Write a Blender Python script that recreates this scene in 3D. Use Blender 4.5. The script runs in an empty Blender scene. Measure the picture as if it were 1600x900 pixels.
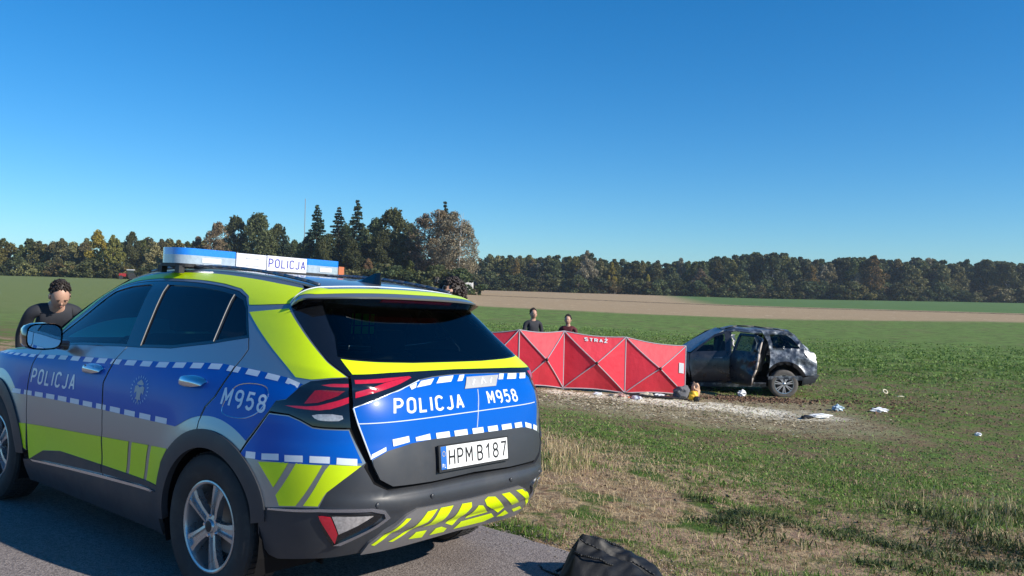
import bpy, bmesh, math, random
import numpy as np
from mathutils import Vector, Matrix, Euler
from mathutils.geometry import delaunay_2d_cdt
R = math.radians
scene = bpy.context.scene
col = scene.collection
rng = np.random.default_rng(7)
random.seed(7)

# ---------------------------------------------------------------- camera, world, sun
cam_d = bpy.data.cameras.new('camera')
cam = bpy.data.objects.new('camera', cam_d)
col.objects.link(cam)
cam.location = (0, 0, 1.58)
cam.rotation_euler = (1.5685267, -0.0244345, 0.0)
cam_d.sensor_width = 36.0
cam_d.lens = 29.608
cam_d.clip_start = 0.05
cam_d.clip_end = 6000
scene.camera = cam

SUN_EL = R(29)
SUN_DIR = Vector((0.899 * math.cos(SUN_EL), -0.438 * math.cos(SUN_EL), math.sin(SUN_EL)))
world = bpy.data.worlds.new('World')
scene.world = world
world.use_nodes = True
wn = world.node_tree
sky = wn.nodes.new('ShaderNodeTexSky')
sky.sky_type = 'NISHITA'
sky.sun_disc = False
sky.sun_elevation = SUN_EL
sky.sun_rotation = math.atan2(SUN_DIR.x, SUN_DIR.y)
sky.altitude = 400
sky.air_density = 1.0
sky.dust_density = 0.05
sky.ozone_density = 1.0
bg = wn.nodes['Background']
hsv = wn.nodes.new('ShaderNodeHueSaturation'); hsv.inputs['Saturation'].default_value = 1.20     # the phone's vivid rendering of a clear sky
gam = wn.nodes.new('ShaderNodeGamma'); gam.inputs['Gamma'].default_value = 0.93
tint = wn.nodes.new('ShaderNodeMix'); tint.data_type = 'RGBA'; tint.blend_type = 'MULTIPLY'; tint.inputs['Factor'].default_value = 1
tint.inputs['B'].default_value = (.575, .88, 1.21, 1)
wn.links.new(sky.outputs['Color'], gam.inputs['Color']); wn.links.new(gam.outputs['Color'], tint.inputs['A'])
wn.links.new(tint.outputs['Result'], hsv.inputs['Color']); wn.links.new(hsv.outputs['Color'], bg.inputs['Color'])
bg.inputs['Strength'].default_value = 0.106
sun_d = bpy.data.lights.new('sun', 'SUN')
sun_d.energy = 5.0
sun_d.angle = R(0.53)
sun_d.color = (1.0, 0.92, 0.80)
sun = bpy.data.objects.new('sun', sun_d)
col.objects.link(sun)
sun.rotation_euler = (-SUN_DIR).to_track_quat('-Z', 'Y').to_euler()
sun.location = (40, -20, 40)
vs = scene.view_settings
vs.view_transform = 'Standard'
vs.look = 'None'
vs.exposure = 0.3
vs.gamma = 1.0
vs.use_curve_mapping = False

# ---------------------------------------------------------------- helpers
def tag(o, label=None, cat=None, group=None, kind=None):
    if label: o['label'] = label
    if cat: o['category'] = cat
    if group: o['group'] = group
    if kind: o['kind'] = kind
    return o

def empty(name, label, cat, loc=(0, 0, 0), rot=(0, 0, 0), group=None):
    o = bpy.data.objects.new(name, None)
    o.empty_display_size = 0.2
    o.location = loc
    o.rotation_euler = rot
    col.objects.link(o)
    return tag(o, label, cat, group)

def link(name, me, m=None, parent=None):
    o = bpy.data.objects.new(name, me)
    if m is not None:
        if isinstance(m, (list, tuple)):
            for k in m: me.materials.append(k)
        elif len(me.materials) == 0:
            me.materials.append(m)
    col.objects.link(o)
    if parent is not None: o.parent = parent
    return o

def mesh_np(name, V, F, m=None, parent=None, smooth=False, normals=None, link_it=True):
    """V (n,3) array; F list of faces or (k,3)/(k,4) int array"""
    me = bpy.data.meshes.new(name)
    V = np.asarray(V, dtype=np.float32)
    if isinstance(F, np.ndarray):
        k, w = F.shape
        me.vertices.add(len(V)); me.vertices.foreach_set('co', V.ravel())
        me.loops.add(k * w); me.loops.foreach_set('vertex_index', F.astype(np.int32).ravel())
        me.polygons.add(k)
        me.polygons.foreach_set('loop_start', np.arange(0, k * w, w, dtype=np.int32))
        me.polygons.foreach_set('loop_total', np.full(k, w, dtype=np.int32))
        me.update(calc_edges=True)
    else:
        me.from_pydata(V.tolist(), [], F)
        me.update()
    if smooth or normals is not None:
        me.polygons.foreach_set('use_smooth', np.ones(len(me.polygons), dtype=bool))
    if normals is not None:
        me.normals_split_custom_set_from_vertices(np.asarray(normals, float).tolist())
    if not link_it:
        if m is not None: me.materials.append(m)
        return me
    return link(name, me, m, parent)

class MB:
    """collects simple shapes into one mesh"""
    def __init__(s): s.v = []; s.f = []
    def add(s, vs_, fs):
        n = len(s.v); s.v += [tuple(p) for p in vs_]; s.f += [tuple(i + n for i in f) for f in fs]; return s
    def box(s, c, d, rot=None, bev=0.0):
        hx, hy, hz = d[0] / 2, d[1] / 2, d[2] / 2
        b = min(bev, hx * .9, hy * .9, hz * .9)
        if b <= 0:
            P = [(x, y, z) for z in (-hz, hz) for y in (-hy, hy) for x in (-hx, hx)]
            F = [(0, 2, 3, 1), (4, 5, 7, 6), (0, 1, 5, 4), (2, 6, 7, 3), (0, 4, 6, 2), (1, 3, 7, 5)]
        else:
            bm = bmesh.new(); bmesh.ops.create_cube(bm, size=1)
            for v in bm.verts: v.co = Vector((v.co.x * d[0], v.co.y * d[1], v.co.z * d[2]))
            bmesh.ops.bevel(bm, geom=bm.edges[:], offset=b, segments=2, affect='EDGES', profile=0.6)
            bm.verts.index_update()
            P = [v.co[:] for v in bm.verts]; F = [[v.index for v in f.verts] for f in bm.faces]; bm.free()
        M = Matrix.Translation(c) @ (rot.to_4x4() if rot is not None else Matrix())
        return s.add([M @ Vector(p) for p in P], F)
    def tube(s, a, b, r0, r1=None, n=8, cap=True):
        a = Vector(a); b = Vector(b); r1 = r0 if r1 is None else r1
        d = (b - a); d.normalize() if d.length else None
        q = d.to_track_quat('Z', 'Y')
        P = []
        for c, r in ((a, r0), (b, r1)):
            for i in range(n):
                t = 2 * math.pi * i / n
                P.append(c + q @ Vector((r * math.cos(t), r * math.sin(t), 0)))
        F = [(i, (i + 1) % n, n + (i + 1) % n, n + i) for i in range(n)]
        if cap: F += [tuple(range(n - 1, -1, -1)), tuple(range(n, 2 * n))]
        return s.add(P, F)
    def path(s, pts, r, n=6):
        rs = r if isinstance(r, (list, tuple)) else [r] * len(pts)
        for i in range(len(pts) - 1): s.tube(pts[i], pts[i + 1], rs[i], rs[i + 1], n)
        return s
    def sphere(s, c, r, seg=12, rings=8, rot=None):
        if not isinstance(r, (tuple, list)): r = (r, r, r)
        P = []; F = []
        for i in range(rings + 1):
            th = math.pi * i / rings
            for j in range(seg):
                ph = 2 * math.pi * j / seg
                p = Vector((r[0] * math.sin(th) * math.cos(ph), r[1] * math.sin(th) * math.sin(ph), r[2] * math.cos(th)))
                if rot is not None: p = rot @ p
                P.append(p + Vector(c))
        for i in range(rings):
            for j in range(seg):
                F.append((i * seg + j, (i + 1) * seg + j, (i + 1) * seg + (j + 1) % seg, i * seg + (j + 1) % seg))
        return s.add(P, F)
    def lathe(s, prof, c=(0, 0, 0), axis='Y', seg=40, close=False):
        """prof: list of (r, h) ; revolved round the axis"""
        P = []; n = len(prof)
        for j in range(seg):
            t = 2 * math.pi * j / seg
            for r, h in prof:
                if axis == 'Y': P.append((c[0] + r * math.cos(t), c[1] + h, c[2] + r * math.sin(t)))
                else: P.append((c[0] + r * math.cos(t), c[1] + r * math.sin(t), c[2] + h))
        F = []
        m = n if close else n - 1
        for j in range(seg):
            for i in range(m):
                a = j * n + i; b = j * n + (i + 1) % n
                c2 = ((j + 1) % seg) * n + (i + 1) % n; d = ((j + 1) % seg) * n + i
                F.append((a, b, c2, d) if axis == 'Y' else (a, d, c2, b))
        return s.add(P, F)
    def prism(s, loop, h0, h1, plane='XZ'):
        """loop of 2D points extruded along the third axis"""
        n = len(loop)
        def mk(p, h):
            return (p[0], h, p[1]) if plane == 'XZ' else ((h, p[0], p[1]) if plane == 'YZ' else (p[0], p[1], h))
        P = [mk(p, h0) for p in loop] + [mk(p, h1) for p in loop]
        F = [tuple(range(n)), tuple(range(2 * n - 1, n - 1, -1))] + [(i, n + i, n + (i + 1) % n, (i + 1) % n) for i in range(n)]
        return s.add(P, F)
    def build(s, name, m, parent=None, smooth=False, fix=True, auto=None):
        me = bpy.data.meshes.new(name)
        me.from_pydata(s.v, [], s.f)
        if fix:
            bm = bmesh.new(); bm.from_mesh(me)
            bmesh.ops.recalc_face_normals(bm, faces=bm.faces[:])
            bm.to_mesh(me); bm.free()
        me.update()
        if smooth:
            me.polygons.foreach_set('use_smooth', np.ones(len(me.polygons), dtype=bool))
            if auto: me.set_sharp_from_angle(angle=R(auto))
        return link(name, me, m, parent)

def copy_tree(o, parent=None):
    c = o.copy(); col.objects.link(c); c.parent = parent
    if parent is not None: c.matrix_parent_inverse = o.matrix_parent_inverse.copy()
    for ch in list(o.children): copy_tree(ch, c)
    return c

# ---------------------------------------------------------------- materials
def principled(name):
    m = bpy.data.materials.new(name); m.use_nodes = True
    nt = m.node_tree; return m, nt, nt.nodes['Principled BSDF']

def mat(name, base, rough=0.5, metal=0.0, coat=0.0, coat_rough=0.05, var=0.0, vscale=8.0, bump=0.0, bscale=60.0, spec=None, rvar=0.0, sheen=0.0, alpha=None, bdist=0.003, dirt=None, dirt_amt=0.0):
    m, nt, b = principled(name)
    b.inputs['Base Color'].default_value = (*base, 1)
    b.inputs['Roughness'].default_value = rough
    b.inputs['Metallic'].default_value = metal
    b.inputs['Coat Weight'].default_value = coat
    b.inputs['Coat Roughness'].default_value = coat_rough
    if spec is not None: b.inputs['Specular IOR Level'].default_value = spec
    if sheen: b.inputs['Sheen Weight'].default_value = sheen
    tc = nt.nodes.new('ShaderNodeTexCoord')
    if var or rvar or dirt:
        no = nt.nodes.new('ShaderNodeTexNoise'); no.inputs['Scale'].default_value = vscale
        no.inputs['Detail'].default_value = 6; no.inputs['Roughness'].default_value = 0.65
        nt.links.new(tc.outputs['Object'], no.inputs['Vector'])
        src = None
        if var:
            mx = nt.nodes.new('ShaderNodeMix'); mx.data_type = 'RGBA'
            mx.inputs['A'].default_value = (*[max(0, c * (1 - var)) for c in base], 1)
            mx.inputs['B'].default_value = (*[min(1, c * (1 + var)) for c in base], 1)
            nt.links.new(no.outputs['Fac'], mx.inputs['Factor'])
            nt.links.new(mx.outputs['Result'], b.inputs['Base Color']); src = mx.outputs['Result']
        if rvar:
            mr = nt.nodes.new('ShaderNodeMapRange')
            mr.inputs['From Min'].default_value = .3; mr.inputs['From Max'].default_value = .7
            mr.inputs['To Min'].default_value = max(0.02, rough - rvar); mr.inputs['To Max'].default_value = min(1, rough + rvar)
            nt.links.new(no.outputs['Fac'], mr.inputs['Value']); nt.links.new(mr.outputs['Result'], b.inputs['Roughness'])
        if dirt:
            n2 = nt.nodes.new('ShaderNodeTexNoise'); n2.inputs['Scale'].default_value = vscale * .6
            n2.inputs['Detail'].default_value = 8; n2.inputs['Roughness'].default_value = .7
            nt.links.new(tc.outputs['Object'], n2.inputs['Vector'])
            mr = nt.nodes.new('ShaderNodeMapRange'); mr.inputs['From Min'].default_value = .48; mr.inputs['From Max'].default_value = .7
            mr.inputs['To Max'].default_value = dirt_amt
            nt.links.new(n2.outputs['Fac'], mr.inputs['Value'])
            mx = nt.nodes.new('ShaderNodeMix'); mx.data_type = 'RGBA'
            if src is not None: nt.links.new(src, mx.inputs['A'])
            else: mx.inputs['A'].default_value = (*base, 1)
            mx.inputs['B'].default_value = (*dirt, 1)
            nt.links.new(mr.outputs['Result'], mx.inputs['Factor'])
            nt.links.new(mx.outputs['Result'], b.inputs['Base Color'])
    if bump:
        no = nt.nodes.new('ShaderNodeTexNoise'); no.inputs['Scale'].default_value = bscale; no.inputs['Detail'].default_value = 5
        nt.links.new(tc.outputs['Object'], no.inputs['Vector'])
        bu = nt.nodes.new('ShaderNodeBump'); bu.inputs['Strength'].default_value = bump; bu.inputs['Distance'].default_value = bdist
        nt.links.new(no.outputs['Fac'], bu.inputs['Height']); nt.links.new(bu.outputs['Normal'], b.inputs['Normal'])
    return m

def glass_mat(name, tint, rough=0.02, opacity=0.0, base=(0.01, 0.012, 0.015)):
    """tinted pane: coloured see-through mixed with a fresnel reflection"""
    m = bpy.data.materials.new(name); m.use_nodes = True
    nt = m.node_tree; nt.nodes.clear()
    out = nt.nodes.new('ShaderNodeOutputMaterial')
    tr = nt.nodes.new('ShaderNodeBsdfTransparent'); tr.inputs['Color'].default_value = (*tint, 1)
    gl = nt.nodes.new('ShaderNodeBsdfGlossy'); gl.inputs['Roughness'].default_value = rough; gl.inputs['Color'].default_value = (.9, .95, 1, 1)
    fr = nt.nodes.new('ShaderNodeFresnel'); fr.inputs['IOR'].default_value = 1.42
    mx = nt.nodes.new('ShaderNodeMixShader')
    nt.links.new(fr.outputs['Fac'], mx.inputs['Fac'])
    if opacity > 0:
        df = nt.nodes.new('ShaderNodeBsdfDiffuse'); df.inputs['Color'].default_value = (*base, 1)
        m2 = nt.nodes.new('ShaderNodeMixShader'); m2.inputs['Fac'].default_value = opacity
        nt.links.new(tr.outputs[0], m2.inputs[1]); nt.links.new(df.outputs[0], m2.inputs[2])
        nt.links.new(m2.outputs[0], mx.inputs[1])
    else:
        nt.links.new(tr.outputs[0], mx.inputs[1])
    nt.links.new(gl.outputs[0], mx.inputs[2])
    nt.links.new(mx.outputs[0], out.inputs['Surface'])
    return m

class NX:
    """tiny expression helper for shader maths"""
    def __init__(s, nt): s.nt = nt
    def val(s, x, sock):
        if isinstance(x, (int, float)): sock.default_value = x
        else: s.nt.links.new(x, sock)
    def m(s, op, a, b=0.0, c=0.0, clamp=False):
        n = s.nt.nodes.new('ShaderNodeMath'); n.operation = op; n.use_clamp = clamp
        s.val(a, n.inputs[0]); s.val(b, n.inputs[1]); s.val(c, n.inputs[2])
        return n.outputs[0]
    def ramp(s, x, a, b, lo=0.0, hi=1.0):
        n = s.nt.nodes.new('ShaderNodeMapRange'); n.interpolation_type = 'SMOOTHSTEP'
        s.val(x, n.inputs['Value']); n.inputs['From Min'].default_value = a; n.inputs['From Max'].default_value = b
        n.inputs['To Min'].default_value = lo; n.inputs['To Max'].default_value = hi
        return n.outputs['Result']
    def noise(s, vec, scale, detail=5, rough=.6, w=None):
        n = s.nt.nodes.new('ShaderNodeTexNoise'); n.inputs['Scale'].default_value = scale
        n.inputs['Detail'].default_value = detail; n.inputs['Roughness'].default_value = rough
        s.nt.links.new(vec, n.inputs['Vector']); return n.outputs['Fac']
    def mix(s, f, a, b):
        n = s.nt.nodes.new('ShaderNodeMix'); n.data_type = 'RGBA'
        s.val(f, n.inputs['Factor'])
        for x, k in ((a, 'A'), (b, 'B')):
            if isinstance(x, tuple): n.inputs[k].default_value = (*x, 1)
            else: s.nt.links.new(x, n.inputs[k])
        return n.outputs['Result']

def leaf_mat(name, c1, c2, trans=0.25, objvar=True):
    """foliage: colour varies leaf by leaf and a little from tree to tree"""
    m, nt, b = principled(name); X = NX(nt)
    geo = nt.nodes.new('ShaderNodeNewGeometry'); oi = nt.nodes.new('ShaderNodeObjectInfo')
    c = X.mix(geo.outputs['Random Per Island'], c1, c2)
    if objvar:
        hs = nt.nodes.new('ShaderNodeHueSaturation')
        nt.links.new(X.m('MULTIPLY_ADD', oi.outputs['Random'], .05, .475), hs.inputs['Hue'])
        nt.links.new(X.m('MULTIPLY_ADD', oi.outputs['Random'], .5, .75), hs.inputs['Value'])
        nt.links.new(c, hs.inputs['Color']); c = hs.outputs['Color']
        mc = nt.nodes.new('ShaderNodeMix'); mc.data_type = 'RGBA'; mc.blend_type = 'MULTIPLY'; mc.inputs['Factor'].default_value = 1
        nt.links.new(c, mc.inputs['A']); nt.links.new(oi.outputs['Color'], mc.inputs['B']); c = mc.outputs['Result']
    nt.links.new(c, b.inputs['Base Color'])
    b.inputs['Roughness'].default_value = .6
    b.inputs['Specular IOR Level'].default_value = .25
    if trans:
        out = nt.nodes['Material Output']
        tl = nt.nodes.new('ShaderNodeBsdfTranslucent'); nt.links.new(c, tl.inputs['Color'])
        mx = nt.nodes.new('ShaderNodeMixShader'); mx.inputs['Fac'].default_value = trans
        nt.links.new(b.outputs[0], mx.inputs[1]); nt.links.new(tl.outputs[0], mx.inputs[2]); nt.links.new(mx.outputs[0], out.inputs['Surface'])
    return m

# ---------------------------------------------------------------- terrain
LX, LY, TX, TY = -.6226, -.7818, -.943, 4.936       # the road's left-hand direction and a point on it
PXT = np.array([-400, 200, 550, 760, 1000, 1200, 1600, 2400.])
DT = np.array([20, 100, 200, 350, 2500.])
ZT = np.array([[-.5, -.5, -.7, -.82, -1.02, -1.14, -1.16, -1.16],
               [.2, .2, -.1, -.8, -1.1, -1.2, -1.1, -1.1],
               [.8, .8, .2, -.6, -.9, -1.1, -.8, -.8],
               [1.5, 1.4, .8, -.26, -.6, -.9, -.1, .0],
               [1.5, 1.4, .8, -.3, -.6, -.9, -.3, .0]])
def edge(x, y): return -1.25 - ((x - TX) * LX + (y - TY) * LY)     # metres outward from the asphalt's edge
def plane(x, y): return -.03095 * x - .0184 * y - .0007
def terrain(x, y):
    x = np.asarray(x, float); y = np.asarray(y, float)
    D = np.hypot(x * .6, y); px = 800 + 1316 * x / np.maximum(y, 10)
    px = np.clip(px, PXT[0], PXT[-1]); Dc = np.clip(D, DT[0], DT[-1])
    i = np.clip(np.searchsorted(PXT, px, side='right') - 1, 0, len(PXT) - 2); a = (px - PXT[i]) / (PXT[i + 1] - PXT[i])
    j = np.clip(np.searchsorted(DT, Dc, side='right') - 1, 0, len(DT) - 2); b = (Dc - DT[j]) / (DT[j + 1] - DT[j])
    zf = (ZT[j, i] * (1 - a) + ZT[j, i + 1] * a) * (1 - b) + (ZT[j + 1, i] * (1 - a) + ZT[j + 1, i + 1] * a) * b
    e = edge(x, y); s = np.clip((e - .3) / 13., 0, 1); s = s * s * (3 - 2 * s) * .6 + s * .4
    s2 = np.clip((-e - 9) / 40., 0, 1); s = np.maximum(s, s2)
    return plane(x, y) * (1 - s) + zf * s
def fbm(x, y, sc, seed=0, oct_=4):
    """cheap repeatable value noise 0..1"""
    x = np.asarray(x, float) * sc + seed * 17.3; y = np.asarray(y, float) * sc - seed * 9.1
    tot = 0; amp = 1; nrm = 0
    for o in range(oct_):
        xi = np.floor(x).astype(np.int64); yi = np.floor(y).astype(np.int64); fx = x - xi; fy = y - yi
        fx = fx * fx * (3 - 2 * fx); fy = fy * fy * (3 - 2 * fy)
        def h(a, b):
            n = (a * 374761393 + b * 668265263 + seed * 1442695) & 0x7fffffff
            n = ((n ^ (n >> 13)) * 1274126177) & 0x7fffffff
            return ((n ^ (n >> 16)) & 0xffff) / 65535.
        v = (h(xi, yi) * (1 - fx) + h(xi + 1, yi) * fx) * (1 - fy) + (h(xi, yi + 1) * (1 - fx) + h(xi + 1, yi + 1) * fx) * fy
        tot = tot + v * amp; nrm += amp; amp *= .5; x = x * 2.03; y = y * 2.03
    return tot / nrm
def ground(x, y):
    """terrain with the small unevenness of verge and field"""
    e = edge(x, y)
    k = np.clip((e - .05) / .6, 0, 1) * np.clip((60 - np.abs(e)) / 30, 0, 1)
    r = (fbm(x, y, 1.1, 3, 4) - .5) * .10 * k + (fbm(x, y, 4.0, 5, 3) - .5) * .035 * k
    # shallow rut across the verge, seen at lower right
    lip = -.035 * np.clip((.06 - e) / .06, 0, 1)
    d = e - 2.6 - .5 * fbm(x, y, .5, 9, 2)
    r = r - .10 * np.exp(-(d / .35) ** 2) * np.clip((x - 1.2) / 1.2, 0, 1) * k
    return terrain(x, y) + r + lip
# ---------------------------------------------------------------- the ground
def axis_pts(fine0, fine1, step, far, n):
    a = np.arange(fine0, fine1 + 1e-6, step)
    g = np.geomspace(step, far, n)
    return np.concatenate([fine0 - np.cumsum(np.diff(np.concatenate([[0], g])))[::-1], a, fine1 + np.cumsum(np.diff(np.concatenate([[0], g])))])
gx = axis_pts(-9, 16, .14, 2600, 46)
gy = axis_pts(1.5, 24, .14, 2600, 46)
GX, GY = np.meshgrid(gx, gy, indexing='xy')
GZ = ground(GX, GY)
nx_, ny_ = len(gx), len(gy)
idx = np.arange(nx_ * ny_).reshape(ny_, nx_)
Fg = np.stack([idx[:-1, :-1], idx[:-1, 1:], idx[1:, 1:], idx[1:, :-1]], -1).reshape(-1, 4)

def ground_material():
    m, nt, b = principled('field_soil'); X = NX(nt)
    geo = nt.nodes.new('ShaderNodeNewGeometry'); P = geo.outputs['Position']
    sx = nt.nodes.new('ShaderNodeSeparateXYZ'); nt.links.new(P, sx.inputs[0]); x, y = sx.outputs['X'], sx.outputs['Y']
    e = X.m('SUBTRACT', -1.25 - (TX * -LX + TY * -LY), X.m('ADD', X.m('MULTIPLY', x, LX), X.m('MULTIPLY', y, LY)))
    nlow = X.noise(P, .22, 4, .55); nmid = X.noise(P, 1.6, 5, .6); nhi = X.noise(P, 9., 6, .7); nvh = X.noise(P, 38., 4, .7)
    # seedling field: soil and green
    soil = X.mix(nhi, (.085, .060, .032), (.29, .21, .125))
    soil = X.mix(X.ramp(nvh, .52, .72), soil, (.30, .22, .14))
    green = X.mix(nvh, (.060, .12, .018), (.17, .28, .06))
    dist = X.m('SQRT', X.m('ADD', X.m('MULTIPLY', x, x), X.m('MULTIPLY', y, y)))
    # rows seen from afar merge to an even green cover
    far = X.ramp(dist, 27, 42)
    cov_n = X.ramp(X.m('ADD', X.m('MULTIPLY', nmid, .7), X.m('MULTIPLY', nhi, .75)), .62, .86)
    cov = X.m('ADD', X.m('MULTIPLY', cov_n, X.m('SUBTRACT', 1.0, X.m('MULTIPLY', far, .55))), X.m('MULTIPLY', far, .75), clamp=True)
    green = X.mix(far, green, X.mix(X.ramp(X.noise(P, .9, 9, .85), .36, .64), (.085, .120, .035), (.19, .32, .075)))
    rows = X.m('SINE', X.m('ADD', X.m('MULTIPLY', X.m('ADD', X.m('MULTIPLY', x, .16), y), 1.6), X.m('MULTIPLY', nlow, 5.)))
    cov = X.m('ADD', cov, X.m('MULTIPLY', rows, .015), clamp=True)
    field = X.mix(cov, soil, green)
    field = X.mix(X.m('MULTIPLY', X.ramp(X.noise(P, .35, 5, .7), .52, .66), .45), field, X.mix(nhi, (.12, .085, .045), (.30, .23, .13)))
    # stubble band
    wob = X.m('ADD', X.m('MULTIPLY', X.m('SUBTRACT', nlow, .5), 7.0), X.m('MULTIPLY', X.m('SUBTRACT', nmid, .5), 7.0))
    d1 = X.m('ADD', X.m('ADD', y, wob), X.m('MULTIPLY', X.m('ABSOLUTE', X.m('SUBTRACT', x, 28.)), -.28))
    stub = X.mix(X.noise(P, 3.0, 5, .8), (.27, .185, .10), (.56, .42, .26))
    stub = X.mix(X.ramp(X.noise(P, .5, 5, .8), .58, .68), stub, (.68, .55, .37))
    st_mask = X.ramp(d1, 83, 91)
    c = X.mix(st_mask, field, stub)
    # dark furrow and what lies beyond it
    d2 = X.m('ADD', y, X.m('MULTIPLY', x, .55))
    f1 = X.m('MULTIPLY', X.ramp(d2, 176, 179), X.ramp(d2, 184, 188, 1, 0))
    c = X.mix(X.m('MULTIPLY', f1, X.ramp(nmid, .35, .6)), c, (.05, .045, .02))
    gr = X.m('MULTIPLY', X.ramp(d2, 188, 193), X.ramp(X.m('SUBTRACT', x, X.m('MULTIPLY', y, .14)), 8, 22))
    c = X.mix(gr, c, X.mix(X.noise(P, .08, 5, .7), (.075, .145, .045), (.15, .24, .08)))
    # left-hand meadow
    lf = X.m('MULTIPLY', X.ramp(X.m('ADD', x, X.m('MULTIPLY', y, .12)), -12, -24), 1.0)
    c = X.mix(lf, c, X.mix(nmid, (.13, .19, .055), (.23, .25, .10)))
    # verge: straw, dry earth and thin grass
    st = X.mix(nvh, (.19, .125, .065), (.68, .52, .32)); st = X.mix(X.ramp(nhi, .42, .62), st, (.20, .125, .075)); st = X.mix(X.ramp(X.noise(P, 2.6, 4, .6), .52, .62), st, (.38, .25, .17))
    gv = X.mix(nvh, (.035, .075, .012), (.12, .19, .04))
    vg = X.mix(X.ramp(nmid, .50, .62), st, gv)
    ew = X.m('ADD', e, X.m('MULTIPLY', X.m('SUBTRACT', nmid, .5), 2.4))
    c = X.mix(X.ramp(ew, 3.6, 5.2, 1, 0), c, vg)
    # trodden straw-littered ground in front of the red screen
    ta = X.m('MULTIPLY', X.m('MULTIPLY', X.ramp(y, 14.6, 17.6), X.ramp(y, 21.2, 22.6, 1, 0)), X.m('MULTIPLY', X.ramp(x, 6.8, 8.8, 1, 0), X.ramp(x, -2, -.5)))
    tr_ = X.mix(nvh, (.18, .145, .080), (.54, .46, .31))
    c = X.mix(X.m('MULTIPLY', ta, X.ramp(X.m('ADD', X.m('MULTIPLY', nhi, .6), X.m('MULTIPLY', nmid, .5)), .40, .62)), c, tr_)
    # pale absorbent powder strewn on the soil
    def blob(cx, cy, rx, ry, a=0.0):
        ca, sa = math.cos(a), math.sin(a)
        dx = X.m('SUBTRACT', x, cx); dy = X.m('SUBTRACT', y, cy)
        u = X.m('DIVIDE', X.m('ADD', X.m('MULTIPLY', dx, ca), X.m('MULTIPLY', dy, sa)), rx)
        v = X.m('DIVIDE', X.m('SUBTRACT', X.m('MULTIPLY', dy, ca), X.m('MULTIPLY', dx, sa)), ry)
        q = X.m('SQRT', X.m('ADD', X.m('MULTIPLY', u, u), X.m('MULTIPLY', v, v)))
        q = X.m('ADD', q, X.m('MULTIPLY', X.m('SUBTRACT', nmid, .5), 1.1))
        return X.ramp(q, .55, 1.05, 1, 0)
    pw = X.m('MAXIMUM', blob(4.7, 19.35, 2.5, 1.0, -.12), X.m('MAXIMUM', blob(2.6, 19.6, 2.2, .75, -.05), X.m('MULTIPLY', blob(6.2, 18.5, 1.5, .6, 0), .6)))
    c = X.mix(X.m('MULTIPLY', pw, X.ramp(nhi, .24, .48)), c, (.88, .82, .66))
    # torn brown soil by the wreck
    br = blob(6.1, 21.2, 2.0, .55, 0)
    c = X.mix(X.m('MULTIPLY', br, .8), c, X.mix(nvh, (.09, .05, .03), (.27, .17, .11)))
    nt.links.new(c, b.inputs['Base Color'])
    b.inputs['Roughness'].default_value = .95; b.inputs['Specular IOR Level'].default_value = .1
    bu = nt.nodes.new('ShaderNodeBump'); bu.inputs['Strength'].default_value = .9; bu.inputs['Distance'].default_value = .06
    h = X.m('ADD', X.m('MULTIPLY', nhi, 1.0), X.m('MULTIPLY', nvh, .35))
    nt.links.new(h, bu.inputs['Height']); nt.links.new(bu.outputs['Normal'], b.inputs['Normal'])
    return m
g = mesh_np('ground', np.stack([GX, GY, GZ], -1).reshape(-1, 3), Fg, ground_material(), smooth=True)
tag(g, kind='structure')

# ---------------------------------------------------------------- the road
def road_material():
    m, nt, b = principled('asphalt'); X = NX(nt)
    geo = nt.nodes.new('ShaderNodeNewGeometry'); P = geo.outputs['Position']
    vo = nt.nodes.new('ShaderNodeTexVoronoi'); vo.inputs['Scale'].default_value = 95; nt.links.new(P, vo.inputs['Vector'])
    vo2 = nt.nodes.new('ShaderNodeTexVoronoi'); vo2.inputs['Scale'].default_value = 230; nt.links.new(P, vo2.inputs['Vector'])
    sp = nt.nodes.new('ShaderNodeSeparateColor'); nt.links.new(vo.outputs['Color'], sp.inputs[0])
    c = X.mix(sp.outputs['Red'], (.130, .112, .107), (.30, .26, .245))
    sp2 = nt.nodes.new('ShaderNodeSeparateColor'); nt.links.new(vo2.outputs['Color'], sp2.inputs[0])
    c = X.mix(X.m('MULTIPLY', X.ramp(sp2.outputs['Green'], .80, .95), .65), c, (.42, .38, .36))
    c = X.mix(X.ramp(X.noise(P, 1.3, 5, .6), .40, .75, 0, .45), c, (.15, .12, .112))
    c = X.mix(X.ramp(X.noise(P, 14, 4, .6), .60, .8, 0, .7), c, (.06, .052, .05))
    nt.links.new(c, b.inputs['Base Color']); b.inputs['Roughness'].default_value = .85; b.inputs['Specular IOR Level'].default_value = .3
    bu = nt.nodes.new('ShaderNodeBump'); bu.inputs['Strength'].default_value = .7; bu.inputs['Distance'].default_value = .004
    nt.links.new(X.m('ADD', vo.outputs['Distance'], X.m('MULTIPLY', X.noise(P, 60, 4, .6), .5)), bu.inputs['Height']); nt.links.new(bu.outputs['Normal'], b.inputs['Normal'])
    return m
FWD = np.array([-.7819, .6232]); LFT = np.array([LX, LY])
sa_ = np.concatenate([-np.geomspace(.5, 120, 20)[::-1] - 9, np.arange(-9, 8, .12), 8 + np.geomspace(.5, 260, 24)])
rv = []; rf = []
offs = [-1.25, -1.20, -1.0, 1.6, 3.2, 4.9]
for i, s in enumerate(sa_):
    rag = (float(fbm(s, 3., 1.4, 11, 4)) - .5) * .22 + (float(fbm(s, 8., 7., 12, 2)) - .5) * .06
    for k, o in enumerate(offs):
        oo = o + (rag if k <= 1 else rag * .4 if k == 2 else 0)
        p = np.array([TX, TY]) + FWD * s + LFT * oo
        rv.append((p[0], p[1], plane(p[0], p[1]) + .004 - (.03 if k in (0, 5) else 0)))
    if i:
        n = len(offs); a = (i - 1) * n
        for k in range(n - 1): rf.append((a + k, a + k + 1, a + n + k + 1, a + n + k))
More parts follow.
